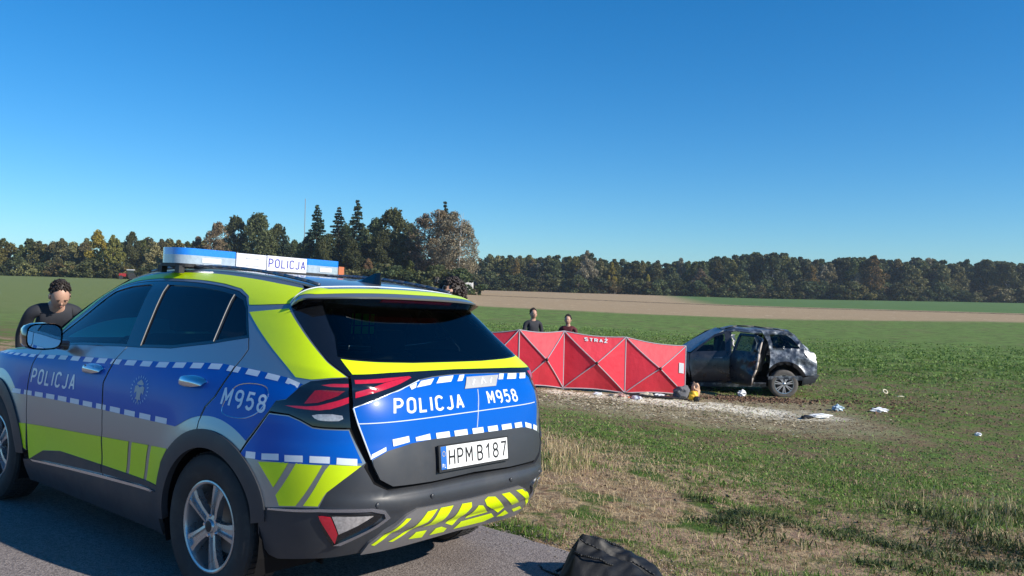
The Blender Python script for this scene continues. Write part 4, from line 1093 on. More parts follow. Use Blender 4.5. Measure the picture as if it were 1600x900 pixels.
def spo_fn(a, b, off=0.):
    """a = 0..1 hinge to trailing edge, b = -TE..TE ; beyond 1 the ends wrap down to the body side"""
    s = np.asarray(a, float); t = np.asarray(b, float)
    def f(s, t):
        tc = np.clip(t, -1, 1); k = np.clip((np.abs(t) - 1) / (TE - 1), 0, 1); sg = np.sign(t)
        x0 = xh(tc) - .008; p0 = roof_fn(x0, tc)[0]
        H = np.stack([x0, .515 * tc, p0[:, 2]], -1)
        T_ = np.stack([-.510 + .140 * np.abs(tc) ** 4, .625 * tc, 1.568 - .024 * np.abs(tc) ** 3], -1)
        kk = k[:, None]; flip = np.stack([np.ones_like(sg), sg, np.ones_like(sg)], -1)
        bul = np.sin(np.pi * k)[:, None] * flip * np.array([0, .020, .014])
        H = H * (1 - kk) + SA * flip * kk + bul; T_ = T_ * (1 - kk) + SB * flip * kk + bul
        ss = s[:, None]; P = H * (1 - ss) + T_ * ss
        P[:, 2] += .012 * np.sin(np.pi * s) * (1 - k)
        return P
    P = f(s, t); e = 1e-3; n = np.cross(f(s, t + e) - P, f(s + e, t) - P); n /= np.linalg.norm(n, axis=1, keepdims=True) + 1e-12; n *= np.sign(n[:, 2:3])
    return P + n * off, n
spo = patch('spoiler', [(0.0, -TE), (1, -TE), (1, TE), (0, TE)], m_silver, car, 0, .06, .011, fn=spo_fn)
patch('lime_marking', [(.44, -.9), (.16, -1.0), (.04, -1.1), (.04, -1.22), (.5, -1.22), (.80, -1), (.80, 1), (.5, 1.22), (.04, 1.22), (.04, 1.1), (.16, 1.0), (.44, .9)], m_lime, spo, .0012, .05, fn=spo_fn)
q = [tuple(spo_fn(np.array([.0]), np.array([t]))[0][0] + np.array([.004, 0, .001])) for t in np.linspace(-TE, TE, 60)]
MB().path(q, .0035, 5).build('hinge_seam', m_white, roof)
# black underside and high brake lamp
def und_fn(a, b, off=0.):
    s = np.asarray(a, float); t = np.asarray(b, float)
    xt = -.506 + .150 * np.abs(t) ** 4; zt = 1.557 - .022 * np.abs(t) ** 3
    P = np.stack([xt + s * .10, .66 * t, zt - s * .055 + 0 * t], -1); n = np.tile(np.array([-.45, 0, -.9]), (len(P), 1))
    return P + n * off, n
patch('spoiler_underside', [(0, -1), (1, -1), (1, 1), (0, 1)], m_gloss, spo, 0, .08, fn=und_fn)
patch('high_brake_lamp', [(.03, -.40), (.28, -.40), (.28, .42), (.03, .42)], m_redd, spo, .003, .08, fn=und_fn)
fx, fz = 0.0, float(ZC(np.array([0.0])))
fin = MB(); n_ = 10; P = []; F = []
for i in range(n_ + 1):
    s = i / n_; x = .05 - .22 * s; hgt = .072 * min(1, s * 1.15) ** 1.25; w = .030 * (1 - .15 * s) * min(1, (1.02 - s) * 12)
    zb = float(ZC(np.array([x]))) - .004
    P += [(x, -w, zb), (x + .0 * s, -w * .25, zb + hgt), (x, w * .25, zb + hgt), (x, w, zb)]
for i in range(n_):
    for k in range(3): F.append((i * 4 + k, i * 4 + k + 1, i * 4 + 4 + k + 1, i * 4 + 4 + k))
F.append((n_ * 4, n_ * 4 + 1, n_ * 4 + 2, n_ * 4 + 3))
fin.add(P, F).build('shark_fin_antenna', m_gloss, car, smooth=True, auto=40)
# bonnet
rx = np.linspace(0, 1, 60)
ring_u = -np.linspace(1.15, XSF - XS + AF0 + B0, 120)
RP = skin_pos(ring_u, np.interp(ring_u, [-3.93, -2.72, -2.45, -2.1, -1.85, -1.15], [.98, 1.07, 1.095, 1.12, 1.143, 1.165]))
def hood_fn(a, b, off=0.):
    x = np.asarray(a, float); t = np.asarray(b, float)
    def f(x, t):
        o = np.argsort(RP[:, 0]); ye = np.interp(x, RP[o, 0], RP[o, 1]); ze = np.interp(x, RP[o, 0], RP[o, 2])
        return np.stack([x, t * ye, ze + .055 * (1 - t ** 2) * np.clip((RP[:, 0].max() - x) / .4, 0, 1) ** .5 + .004], -1)
    P = f(x, t); e = 1e-3; n = np.cross(f(x + e, t) - P, f(x, t + e) - P); n /= np.linalg.norm(n, axis=1, keepdims=True) + 1e-9
    return P + n * off, n
xm = float(RP[:, 0].max()) - .02
patch('bonnet', [(2.30, -1), (xm, -1), (xm, 1), (2.30, 1)], mat('teal_green_bonnet', (.10, .42, .28), .3, .2, .6, .05), car, 0, .07, .01, fn=hood_fn)
def wind_fn(a, b, off=0.):
    s = np.asarray(a, float); t = np.asarray(b, float)
    def f(s, t):
        y0 = .80; y1 = .515
        x = 2.52 + (1.755 - 2.52) * s - .26 * np.abs(t) ** 2.2 * (1 - s) - .05 * t ** 2 * s
        z = 1.135 + (1.592 - 1.135) * s + .03 * np.sin(np.pi * s) + .0 * t
        return np.stack([x, t * (y0 * (1 - s) + y1 * s), z], -1)
    P = f(s, t); e = 1e-3; n = np.cross(f(s + e, t) - P, f(s, t + e) - P); n /= np.linalg.norm(n, axis=1, keepdims=True); n *= np.sign(n[:, 2:3])
    return P + n * off, n
patch('windscreen', [(0, -1), (1, -1), (1, 1), (0, 1)], m_clear, car, 0, .1, fn=wind_fn)
# front bumper, grille and lamps (the nose lies outside the picture)
fb = [(-2.60, .40), (-2.62, .66), (-2.66, .90), (-2.72, 1.055), (-3.2, 1.02), (-3.93, .99), (-3.93, .22), (-3.0, .24), (-2.62, .30)]
for side in (1, -1):
    f_ = patch('front_bumper', fb, m_silver, car, 0, .06, .01, side=side)
    patch('grille', [(-3.35, .55), (-3.93, .50), (-3.93, .95), (-3.3, .93)], m_black, f_, .004, .08, side=side)
    patch('headlamp', [(-2.78, .98), (-3.22, .93), (-3.18, .70), (-3.0, .66), (-2.92, .82)], m_clearl, f_, .006, .06, side=side)

# ---- dark inner shell, floor, wheel wells
def shell_fn(a, b, off=0.): return S(a, b, -.022 + off)
for side in (1, -1):
    hl = [circ(AR, .44, 0, 360, 30)[:-1], circ(AF, .44, 0, 360, 30)[:-1]]
    patch('inner_shell', [(-3.92, .21), (.95, .21), (1.12, .36), (1.6, .40), (UC, .43), (UC, 1.245), (1.62, 1.245), (1.15, 1.15), (.75, 1.27), (.4, 1.24), (0, 1.19), (-.7, 1.15), (-1.6, 1.14), (-2.7, 1.04), (-3.92, .96)], m_void, car, 0, .09, holes=hl, fn=shell_fn, side=side)
    for xc in (0, 2.68):
        w = MB(); P = []; F = []
        for i in range(19):
            a = math.pi * (i / 18) * 1.24 - .12 * math.pi
            for y in (.52, .905): P.append((xc + .425 * math.cos(a), y * side, .365 + .425 * math.sin(a)))
        for i in range(18): F.append((2 * i, 2 * i + 1, 2 * i + 3, 2 * i + 2))
        w.add(P, F); w.box((xc, .52 * side, .5), (.85, .01, .6)); w.build('wheel_well', m_void, car)
fl = MB(); fl.box((1.65, 0, .36), (3.3, 1.02, .10)).box((1.34, 0, .28), (1.75, 1.66, .10)).box((-.42, 0, .50), (.6, 1.2, .2)); fl.build('floor_pan', m_void, car)
MB().tube((-.2, -.30, .36), (-.68, -.34, .38), .075, .07, 12).build('silencer', mat('exhaust_metal', (.1, .09, .08), .5, .8), car, smooth=True, auto=40)
# ---- cabin
def seat(x, y, s=1.0, wide=.50):
    b = MB(); b.box((x, y, .62), (.52, wide, .18), bev=.05); b.build('seat_cushion', m_seat, car, smooth=True, auto=60)
    b = MB(); b.box((x - .30, y, .95), (.16, wide, .62), rot=Euler((0, -R(14), 0)).to_matrix(), bev=.05); b.build('seat_back', m_seat, car, smooth=True, auto=60)
    b = MB(); b.box((x - .39, y, 1.36), (.09, .27, .17), bev=.035); b.build('headrest', m_seat, car, smooth=True, auto=60)
seat(1.55, .38); seat(1.55, -.38)
b = MB(); b.box((.62, 0, .60), (.5, 1.35, .18), bev=.05).box((.30, 0, .92), (.15, 1.35, .60), rot=Euler((0, -R(16), 0)).to_matrix(), bev=.05); b.build('rear_bench', m_seat, car, smooth=True, auto=60)
for y in (-.42, .42): MB().box((.18, y, 1.28), (.08, .25, .15), bev=.03).build('headrest', m_seat, car, smooth=True, auto=60)
MB().box((2.12, 0, 1.03), (.5, 1.50, .26), bev=.07).build('dashboard', m_seat, car, smooth=True, auto=60)
b = MB(); b.lathe([(.17, -.013), (.185, 0), (.17, .013), (.157, 0)], seg=24, close=True, axis='Z'); 
M_ = Matrix.Translation((1.80, .38, 1.04)) @ Euler((0, -R(62), 0)).to_matrix().to_4x4(); b.v = [tuple(M_ @ Vector(p)) for p in b.v]
b.build('steering_wheel', m_seat, car, smooth=True)
# added green panel for the bright field view through the windows, behind black bars
MB().box((-.10, .052, 1.405), (.012, .165, .115), bev=.004).build('green_view_panel', mat('view_panel_green', (.10, .90, .06), .8), car)
b = MB()
for k in range(4): b.box((-.122, -.035 + k * .058, 1.40), (.006, .008, .16))
b.box((-.122, .052, 1.395), (.006, .22, .006)); b.build('cargo_guard', m_black, car)
MB().box((-.10, 0, .86), (.75, 1.1, .30), bev=.03).build('boot_floor', m_seat, car)
MB().box((1.7, 0, 1.52), (.02, .22, .06), bev=.01).build('inside_mirror', m_black, car)

# ---- light bar on the roof
lb = MB(); 
XB, ZB = 1.09, 1.700
def bar_loop(x0, x1, y0, y1, r, n=6):
    L = []
    for cx, cy, a in ((x1 - r, y1 - r, 0), (x0 + r, y1 - r, 90), (x0 + r, y0 + r, 180), (x1 - r, y0 + r, 270)):
        for i in range(n + 1):
            t = R(a + 90 * i / n); L.append((cx + r * math.cos(t), cy + r * math.sin(t)))
    return L
bar = MB().prism(bar_loop(XB - .145, XB + .145, -.63, .60, .07), ZB - .018, ZB + .002, 'XY').build('light_bar', m_black, car)
for nm, y0, y1 in (('left', .225, .60), ('right', -.63, -.335)):
    r_ = .11 if nm == 'left' else .05
    L = bar_loop(XB - .14, XB + .14, y0, y1, .03)
    if nm == 'left': L = [(x, y) for x, y in bar_loop(XB - .14, XB + .14, y0, y1, .10) if y > y0 + .11] ; L = L + [(XB - .14, y0), (XB + .14, y0)]
    b = MB().prism(L, ZB + .002, ZB + .055, 'XY'); b.build('clear_lens', m_lclear, bar, smooth=True, auto=40)
    b = MB().prism(L, ZB + .055, ZB + .098, 'XY'); b.build('blue_lens', m_lblue, bar, smooth=True, auto=40)
    b = MB().box((XB - .141, (y0 + y1) / 2 - .02, ZB + .028), (.006, (y1 - y0) * .35, .030), bev=.002); b.build('lamp_module', m_lwhite, bar)
MB().box((XB, .108, ZB + .045), (.292, .226, .098), bev=.006).build('siren_housing', m_lwhite, bar)
for dz in (.022, .068): MB().box((XB - .148, .10, ZB + dz), (.008, .10, .010), bev=.004).build('housing_rib', m_lwhite, bar)
sg = MB().box((XB, -.170, ZB + .045), (.296, .322, .100), bev=.004).build('illuminated_sign', m_lwhite, bar)
def sign_fn(a, b, off=0.):
    a = np.asarray(a, float); b = np.asarray(b, float)
    return np.stack([XB - .1482 - off + 0 * a, -a, b], -1), np.tile(np.array([-1., 0, 0]), (len(a), 1))
patch('lettering', text_polys('POLICJA', .020, .318, ZB + .016, ZB + .076, .12, .48, .20), m_ink, sg, .001, 99, fn=sign_fn)
MB().prism([(XB - .13, -.63), (XB + .06, -.63), (XB - .02, -.71), (XB - .11, -.695)], ZB - .01, ZB + .062, 'XY').build('amber_end_cap', m_amber, bar)
for y in (-.52, .36, .58):
    for dx in (-.1, .1): MB().box((XB + dx, y, ZB - .035), (.05, .035, .045)).build('bar_foot', m_black, bar)

# ---- wheels
def make_wheel(name, loc, side, phase):
    w = empty(name, None, None, loc, (0, 0, 0 if side > 0 else math.pi)); w.parent = car
    ty = MB(); prof = [(.228, -.195), (.235, -.205), (.30, -.215), (.338, -.205), (.357, -.188), (.364, -.165)]
    for k in range(4):
        h0 = -.165 + k * .0385
        prof += [(.3655, h0 + .001), (.3655, h0 + .030), (.358, h0 + .032), (.358, h0 + .037)]
    prof = prof[:-2] + [(.364, -.012 + .0), (.357, .006), (.338, .018), (.30, .024), (.245, .012), (.230, .002), (.226, -.02)]
    prof = [(r, h) for r, h in prof]
    ty.lathe([(r, h - .0) for r, h in prof], seg=64); t_ = ty.build('tyre', m_rubber, w, smooth=True, auto=30)
    tr_ = MB()
    for k in range(72):
        a = 2 * math.pi * k / 72; q = Euler((0, -a, 0)).to_matrix()
        for j, hh in enumerate((-.135, -.05, .0)):
            off_ = .022 * (j - 1)
            c = q @ Vector((.3668, 0, off_)); tr_.box((c.x, -.150 + j * .058, c.z), (.004, .050, .020), rot=q)
    tr_.build('tread_blocks', m_rubber, w)
    rm = MB(); rm.lathe([(.226, -.19), (.226, -.02), (.231, .000), (.229, .006), (.222, .008), (.213, .004), (.208, -.010), (.205, -.06), (.19, -.13), (.19, -.19)], seg=64)
    rim = rm.build('rim', m_alloy, w, smooth=True, auto=35)
    MB().lathe([(0.0, -.11), (.155, -.11), (.155, -.125), (0.0, -.125)], seg=40).build('brake_disc', m_disc, w, smooth=True, auto=30)
    MB().lathe([(0.16, -.150), (.226, -.150)], seg=40).build('wheel_back', m_alloyd, w)
    for k in range(5):
        a = phase + 72 * k; q = Euler((0, -R(a), 0)).to_matrix(); b = MB()
        # each spoke: broad blade with raised flanks and a sunk middle
        sec = [(.045, .030, -.012), (.10, .032, -.004), (.16, .040, .000), (.214, .055, -.002)]
        P = []; F = []
        for (r, hw, y) in sec:
            for (zz, yy) in ((-hw, y - .032), (-hw * .92, y), (-hw * .45, y + .003), (-hw * .36, y - .012), (hw * .36, y - .012), (hw * .45, y + .003), (hw * .92, y), (hw, y - .032)):
                P.append(q @ Vector((r, yy, zz)))
        for i in range(3):
            for j in range(7): F.append((i * 8 + j, i * 8 + j + 1, i * 8 + 8 + j + 1, i * 8 + 8 + j))
        b.add(P, F); b.build('spoke', m_alloy, w, smooth=True, auto=25)
    MB().lathe([(0, .004), (.030, .003), (.034, -.002), (.036, -.008), (.058, -.012), (.060, -.04)], seg=30).build('hub', m_alloy, w, smooth=True, auto=30)
    MB().lathe([(0, .006), (.024, .005), (.028, .0035)], seg=24).build('hub_cap', m_black, w, smooth=True, auto=30)
    for k in range(5):
        a = R(phase + 36 + 72 * k); MB().tube((.052 * math.cos(a), -.012, .052 * math.sin(a)), (.052 * math.cos(a), -.004, .052 * math.sin(a)), .009, .008, 8).build('wheel_nut', m_chrome, w)
    return w
make_wheel('wheel', (0, .905, .3665), 1, 90 + 18)
make_wheel('wheel', (2.68, .905, .3665), 1, 70)
make_wheel('wheel', (0, -.905, .3665), -1, 40)
make_wheel('wheel', (2.68, -.905, .3665), -1, 10)
for o in bpy.data.objects:
    if o.name.startswith('wheel') and o.type == 'EMPTY':
        pass
# ---------------------------------------------------------------- trees
m_bark = mat('bark_brown', (.085, .062, .045), .9, var=.4, vscale=2)
m_birch = mat('bark_birch', (.62, .58, .53), .8, dirt=(.04, .035, .03), dirt_amt=.9, vscale=1.5)
m_leafd = leaf_mat('leaf_dark', (.050, .062, .026), (.135, .150, .062), .3)
m_leafa = leaf_mat('leaf_autumn', (.095, .090, .042), (.215, .195, .085), .25)
m_leafb = leaf_mat('leaf_birch', (.150, .132, .100), (.310, .270, .200), .25)
m_needle = leaf_mat('needles', (.018, .034, .020), (.055, .080, .045), .1)
m_heart = mat('tree_shade', (.02, .022, .014), 1.0, var=.4, vscale=.6)

def quads(C, size, flat=1.0, axis=None):
    n = len(C)
    a = rng.normal(0, 1, (n, 3)); a[:, 2] *= flat; a /= np.linalg.norm(a, axis=1, keepdims=True)
    b = rng.normal(0, 1, (n, 3)); b -= (a * b).sum(1, keepdims=True) * a; b /= np.linalg.norm(b, axis=1, keepdims=True)
    s = (size * rng.uniform(.6, 1.4, n))[:, None]
    V = np.stack([C - a * s, C + b * s * .8, C + a * s, C - b * s * .8], 1).reshape(-1, 3)
    return V, (np.arange(n)[:, None] * 4 + np.array([[0, 1, 2, 3]])).astype(np.int32)
def trunk_mesh(name, H, r, limbs, seed, m, lean=0, top=.86, multi=1):
    rs = random.Random(seed); b = MB()
    for q in range(multi):
        ox, oy = (rs.uniform(-1.3, 1.3), rs.uniform(-.8, .8)) if multi > 1 else (0, 0)
        lx, ly = (ox * 1.6 + rs.uniform(-.8, .8), oy) if multi > 1 else (rs.uniform(-.3, .3), rs.uniform(-.3, .3))
        pts = [(ox, oy, -.5)]
        for i in range(1, 7):
            t = i / 6; pts.append((ox + lx * t + rs.uniform(-.12, .12), oy + ly * t + rs.uniform(-.12, .12), H * top * t))
        b.path(pts, [r * (1 - .88 * i / 6) * (1.25 if i == 0 else 1) for i in range(7)], 6)
        for k in range(limbs):
            t = rs.uniform(.25, .85); i = min(5, int(t * 6)); p0 = Vector(pts[i]).lerp(Vector(pts[i + 1]), t * 6 - i)
            a = rs.uniform(0, 6.28); L = H * .24 * (1.15 - t) * rs.uniform(.7, 1.2)
            p1 = p0 + Vector((math.cos(a) * L * .6, math.sin(a) * L * .6, L * .45)); p2 = p1 + Vector((math.cos(a + rs.uniform(-.5, .5)) * L * .5, math.sin(a) * L * .5, L * .5))
            rr_ = r * (1 - t) * .5; b.path([p0, p1, p2], [rr_, rr_ * .6, rr_ * .2], 4)
    me = bpy.data.meshes.new(name); me.from_pydata(b.v, [], b.f); me.materials.append(m); me.polygons.foreach_set('use_smooth', np.ones(len(me.polygons), dtype=bool)); return me
def crown_decid(name, H, W, nb, nl, leaf, seed, m, base=.18, holes=.35, shape=.5):
    rs = np.random.default_rng(seed); C = []
    for k in range(nb):
        t = rs.uniform(base, 1.0) ** .9
        env = math.sin(math.pi * min(1, max(.06, (t - base * .6) / (1.02 - base * .6))) ** shape) ** .75
        a = rs.uniform(0, 6.28); rr_ = W / 2 * env * math.sqrt(rs.uniform(.05, 1)) * .86
        c = np.array([rr_ * math.cos(a), rr_ * math.sin(a), H * (t * .93)]); br = W * rs.uniform(.09, .16) * (1 - .3 * t)
        n = int(nl / nb * rs.uniform(.6, 1.4)); d = rs.normal(0, 1, (n, 3)); d /= np.linalg.norm(d, axis=1, keepdims=True)
        C.append(c + d * (br * rs.uniform(.35, 1.1, n) ** .5)[:, None] * np.array([1, 1, .75]))
    C = np.concatenate(C); V, F = quads(C, leaf)
    return mesh_np(name, V, F, m, link_it=False)
def crown_spruce(name, H, W, nl, leaf, seed, m):
    rs = np.random.default_rng(seed); C = []; z = H * .10
    while z < H * .985:
        t = z / H; R_ = W / 2 * (1 - t) ** .95 * rs.uniform(.82, 1.12) + .12
        nbr = max(4, int(11 * (1 - t) + 5))
        for k in range(nbr):
            a = rs.uniform(0, 6.28); L = R_ * rs.uniform(.65, 1.15); n = max(3, int(nl * L / (W * 9)))
            s = rs.uniform(.1, 1, n) ** .7
            C.append(np.stack([np.cos(a) * L * s + rs.normal(0, .10, n), np.sin(a) * L * s + rs.normal(0, .10, n), z - L * .30 * s + .16 * L * s ** 2 + rs.normal(0, .10, n)], -1))
        z += H * .028 * rs.uniform(.8, 1.3)
    C = np.concatenate(C); V, F = quads(C, leaf, .45)
    return mesh_np(name, V, F, m, link_it=False)
PROTO = {}
def proto(kind):
    if kind not in PROTO:
        k, i = kind.split(':'); i = int(i); sd = 100 + i * 7
        if k == 'forest':
            H = 16; PROTO[kind] = (trunk_mesh('trunk', H, .2, 6, sd, m_bark if i % 3 else m_birch), crown_decid('crown', H, 11.5 + i % 3, 60, 4200, .33, sd, [m_leafd, m_leafa, m_leafa, m_leafd, m_leafb][i % 5], base=.03 + .03 * (i % 3)), H)
        elif k == 'dark':
            H = 20; PROTO[kind] = (trunk_mesh('trunk', H, .35, 8, sd, m_bark), crown_decid('crown', H, 16.5, 120, 15000, .27, sd, m_leafd, base=.04), H)
        elif k == 'birch':
            H = 20; PROTO[kind] = (trunk_mesh('trunk', H, .15, 9, sd, m_birch, multi=2 + i % 2, top=.94), crown_decid('crown', H, 11, 105, 6800, .17, sd, m_leafb, base=.24, shape=.9), H)
        elif k == 'brown':
            H = 18; PROTO[kind] = (trunk_mesh('trunk', H, .25, 10, sd, m_bark), crown_decid('crown', H, 13, 90, 9000, .21, sd, m_leafb, base=.08), H)
        elif k == 'spruce':
            H = 21; PROTO[kind] = (trunk_mesh('trunk', H, .28, 0, sd, m_bark, top=.97), crown_spruce('crown', H, 14.5, 2600, .28, sd, m_needle), H)
        elif k == 'shrub':
            H = 5; PROTO[kind] = (trunk_mesh('trunk', H, .09, 5, sd, m_bark), crown_decid('crown', H, 8, 24, 1700, .24, sd, [m_leafd, m_leafa][i % 2], base=.02), H)
    return PROTO[kind]
SHADES = {'plain': (1.2, 1.2, 1.15, 1), 'rust': (1.25, .92, .62, 1), 'yellow': (2.1, 1.9, .6, 1), 'brown': (1.0, .86, .70, 1), 'olive': (1.1, 1.1, .7, 1), 'grey': (.95, .90, .85, 1), 'dim': (.88, .94, .92, 1)}
LAND = [(-400, -60, 'outside the left edge'), (-60, 0, 'just outside the left edge'), (0, 60, 'at the left edge of the picture'), (60, 140, 'above the patrol car wing mirror'), (140, 250, 'above the front doors of the patrol car'), (250, 370, 'above the left half of the light bar'), (370, 480, 'above the POLICJA sign'), (480, 560, 'behind the spruces'), (560, 640, 'above the shark fin antenna'), (640, 735, 'below the birches'), (735, 800, 'just right of the white shed'), (800, 880, 'above the left half of the red screen'), (880, 950, 'above the right half of the red screen'), (950, 1010, 'beside the slender yellow tree'), (1010, 1075, 'beside the small yellow tree'), (1075, 1150, 'above the nose of the wreck'), (1150, 1215, 'above the roof of the wreck'), (1215, 1290, 'above the tail of the wreck'), (1290, 1350, 'right of the wreck'), (1350, 1420, 'above the ring-shaped scrap'), (1420, 1500, 'in the right part of the wood'), (1500, 1560, 'near the right end of the wood'), (1560, 1620, 'at the right edge of the picture'), (1620, 1700, 'just outside the right edge'), (1700, 2400, 'far outside the right edge')]
def where(px):
    for a, b, t in LAND:
        if a <= px < b: return t
    return ''
SHW = {'plain': 'green', 'dim': 'dark green', 'olive': 'olive', 'brown': 'brownish', 'grey': 'greyish green', 'rust': 'reddish brown', 'yellow': 'yellow'}
def tree(kind, px, top, D, shade='plain', label=None, group=None, name=None, wide=1.0, jit=True, lab_fmt=None):
    if lab_fmt: label = lab_fmt % (('narrow ' if wide < .88 else 'broad ' if 1.0 < wide < 1.12 else '') + SHW[shade], where(px))
    x = (px - 800) / 1316 * D; z = float(terrain(x, D)); hor = 447 + (px - 800) * .0244
    Hh = 1.58 - z + (hor - top) * D / 1316
    tm, cm, H0 = proto(kind); k = kind.split(':')[0]
    nm = name or {'forest': 'deciduous_tree', 'dark': 'deciduous_tree', 'birch': 'birch_tree', 'brown': 'deciduous_tree', 'spruce': 'spruce_tree', 'shrub': 'shrub'}[k]
    o = empty(nm, label, 'shrub' if k == 'shrub' else 'tree', (x, D, z - .1), (0, 0, random.uniform(0, 6.28)), group)
    s = Hh / H0; w = s * wide * (random.uniform(.9, 1.15) if jit else 1); o.scale = (w, w, s)
    t = bpy.data.objects.new('trunk', tm); t.parent = o; col.objects.link(t)
    c = bpy.data.objects.new('crown', cm); c.parent = o; col.objects.link(c)
    c.color = SHADES[shade]
    return o
near = [
 ('spruce:0', 493, 317, 205, 'plain', 'tall dark spruce standing alone left of the other conifers, right of the thin mast', .9),
 ('spruce:1', 527, 321, 212, 'plain', 'shorter dark spruce left of the tallest spruce', .8),
 ('spruce:2', 556, 309, 203, 'plain', 'tallest dark spruce with a pointed tip in the middle of the tree clump', .85),
 ('spruce:1', 692, 312, 225, 'plain', 'dark spruce tip rising behind the brown birches', .8),
 ('spruce:0', 442, 352, 225, 'plain', 'small dark spruce left of the thin mast', .8),
 ('dark:0', 612, 322, 208, 'plain', 'broad dark green tree with sky showing through, left of the birches', .85),
 ('dark:1', 586, 337, 215, 'dim', 'dark green tree between the tallest spruce and the broad see-through tree', .7),
 ('dark:2', 640, 345, 214, 'plain', 'dark green tree directly left of the birches', .6),
 ('dark:1', 510, 362, 200, 'dim', 'low dark tree at the foot of the two left spruces', .8),
 ('dark:0', 545, 368, 198, 'dim', 'low dark tree under the tallest spruce', .8),
 ('birch:0', 662, 327, 200, 'brown', 'leftmost brown birch with pale trunks in the birch group', .95),
 ('birch:1', 684, 320, 198, 'brown', 'tall brown birch with pale trunks in the middle of the birch group', 1.0),
 ('birch:2', 706, 324, 196, 'grey', 'brown birch with slanting pale trunk behind the rear of the patrol car', 1.0),
 ('birch:0', 724, 338, 199, 'grey', 'rightmost greyish birch in front of the white shed', .9),
 ('brown:0', 575, 402, 190, 'rust', 'small rusty brown tree above the shark fin antenna', .7),
 ('brown:1', 605, 410, 186, 'olive', 'low olive bush-like tree right of the shark fin antenna', .9),
 ('forest:3', 640, 404, 188, 'olive', 'small yellowish green tree below the leftmost birch', .8),
 ('brown:1', 338, 343, 235, 'brown', 'brownish thin-leaved tree above the light bar, left of the dark crowns', .8),
 ('dark:0', 366, 334, 240, 'dim', 'dark tree crown right beside the brownish tree above the light bar', .75),
 ('dark:1', 402, 329, 238, 'plain', 'highest dark round crown above the light bar', .85),
 ('dark:2', 432, 346, 242, 'plain', 'dark tree sloping down towards the thin mast', .7),
 ('dark:1', 458, 372, 245, 'dim', 'lower dark tree beside the thin mast', .7),
 ('forest:4', 308, 368, 240, 'brown', 'pale brownish tree above the left end of the light bar', .9),
 ('forest:1', 278, 372, 246, 'olive', 'olive tree left of the light bar', .9),
 ('dark:2', 205, 359, 250, 'plain', 'dark round-topped tree above the front of the patrol car roof', .6),
 ('forest:2', 152, 358, 248, 'yellow', 'yellowish autumn tree in the left part of the wood', .75),
 ('forest:1', 176, 364, 244, 'olive', 'light olive tree between the yellowish tree and the dark round-topped tree', .8),
 ('forest:4', 240, 376, 250, 'olive', 'lower greenish tree right of the dark round-topped tree', .9),
]
for kind, px, top, D, shade, lab, w in near: tree(kind, px, top, D, shade, lab, None, wide=w)

for px, top, D_, sh_, lab, w in [(478, 366, 206, 'dim', 'dark low tree at the foot of the lone spruce', .8), (500, 372, 196, 'plain', 'dark bushy tree between lone spruce and shorter spruce', .7), (538, 346, 216, 'dim', 'dark crown filling the gap between the two right spruces', .6), (568, 352, 206, 'plain', 'dark crown immediately right of the tallest spruce', .6), (596, 358, 200, 'dim', 'dark tree in front of the broad see-through tree', .8), (628, 362, 203, 'dim', 'dark tree left of the birches, lower than its neighbours', .8), (650, 374, 204, 'plain', 'dark green tree showing between the birch trunks', .8)]:
    tree('dark:%d' % (int(px) % 3), px, top, D_, sh_, lab, None, wide=w)
GR_L = 'trees of the wood at far left'
for px in list(range(-190, 150, 11)) + [165, 190, 216, 228, 255, 268, 292, 322, 350, 380, 418, 470]:
    k = random.choice(['forest:0', 'forest:1', 'forest:3', 'forest:2'])
    tree(k, px + random.uniform(-5, 5), 374 + random.uniform(-5, 6), random.uniform(252, 275), random.choice(['plain', 'olive', 'dim', 'olive']), None, GR_L, lab_fmt='%s left-hand wood tree, %s')
outl = [(742, 398), (760, 394), (800, 397), (850, 398), (900, 395), (916, 391), (940, 402), (975, 405), (1040, 407), (1060, 402), (1100, 403), (1150, 394), (1200, 391), (1240, 397), (1262, 404), (1300, 400), (1350, 398), (1368, 396), (1400, 404), (1440, 399), (1480, 404), (1530, 404), (1600, 405), (1900, 408)]
ox_, oy_ = zip(*outl)
special = [(956, 409, 'yellow', 'slender bright yellow tree at the wood edge, the left of two yellow ones', .45), (1012, 428, 'yellow', 'small yellow tree at the wood edge, the right of two yellow ones', .6), (806, 404, 'rust', 'orange-brown tree in the wood near the white shed', .6), (1094, 418, 'brown', 'rounded brown tree standing forward of the dark wood', .9),
           (916, 390, 'grey', 'tree whose bare crown rises highest above the wood between shed and yellow tree', .7), (1268, 412, 'rust', 'golden brown tree in the wood above the wrecked car', .8), (1364, 396, 'rust', 'tall reddish brown tree in the right-hand wood', .9), (1340, 425, 'brown', 'lower brown tree in front of the right-hand wood', .8), (934, 430, 'rust', 'low orange tinged tree at the foot of the wood, left of the yellow tree', .6)]
for px, top, sh_, lab, w in special: tree('forest:2' if sh_ == 'yellow' else 'forest:4' if sh_ in ('grey', 'brown') else 'forest:1', px, top, 338, sh_, lab, None, wide=w)
GR_F, GR_B = 'trees along the front edge of the far wood', 'trees in the back rows of the far wood'
px = 742.
while px < 1960:
    k = 'forest:%d' % random.choice([0, 0, 3, 3, 1, 2, 4, 0, 1]); sh_ = random.choice(['plain', 'plain', 'dim', 'olive', 'brown', 'grey', 'olive', 'dim'])
    tree(k, px, float(np.interp(px, ox_, oy_)) + random.uniform(-2.5, 13), random.uniform(341, 356), sh_, None, GR_F, wide=random.uniform(.75, 1.1), lab_fmt='%s front-row far-wood tree, %s')
    px += random.uniform(9, 14)
px = 735.
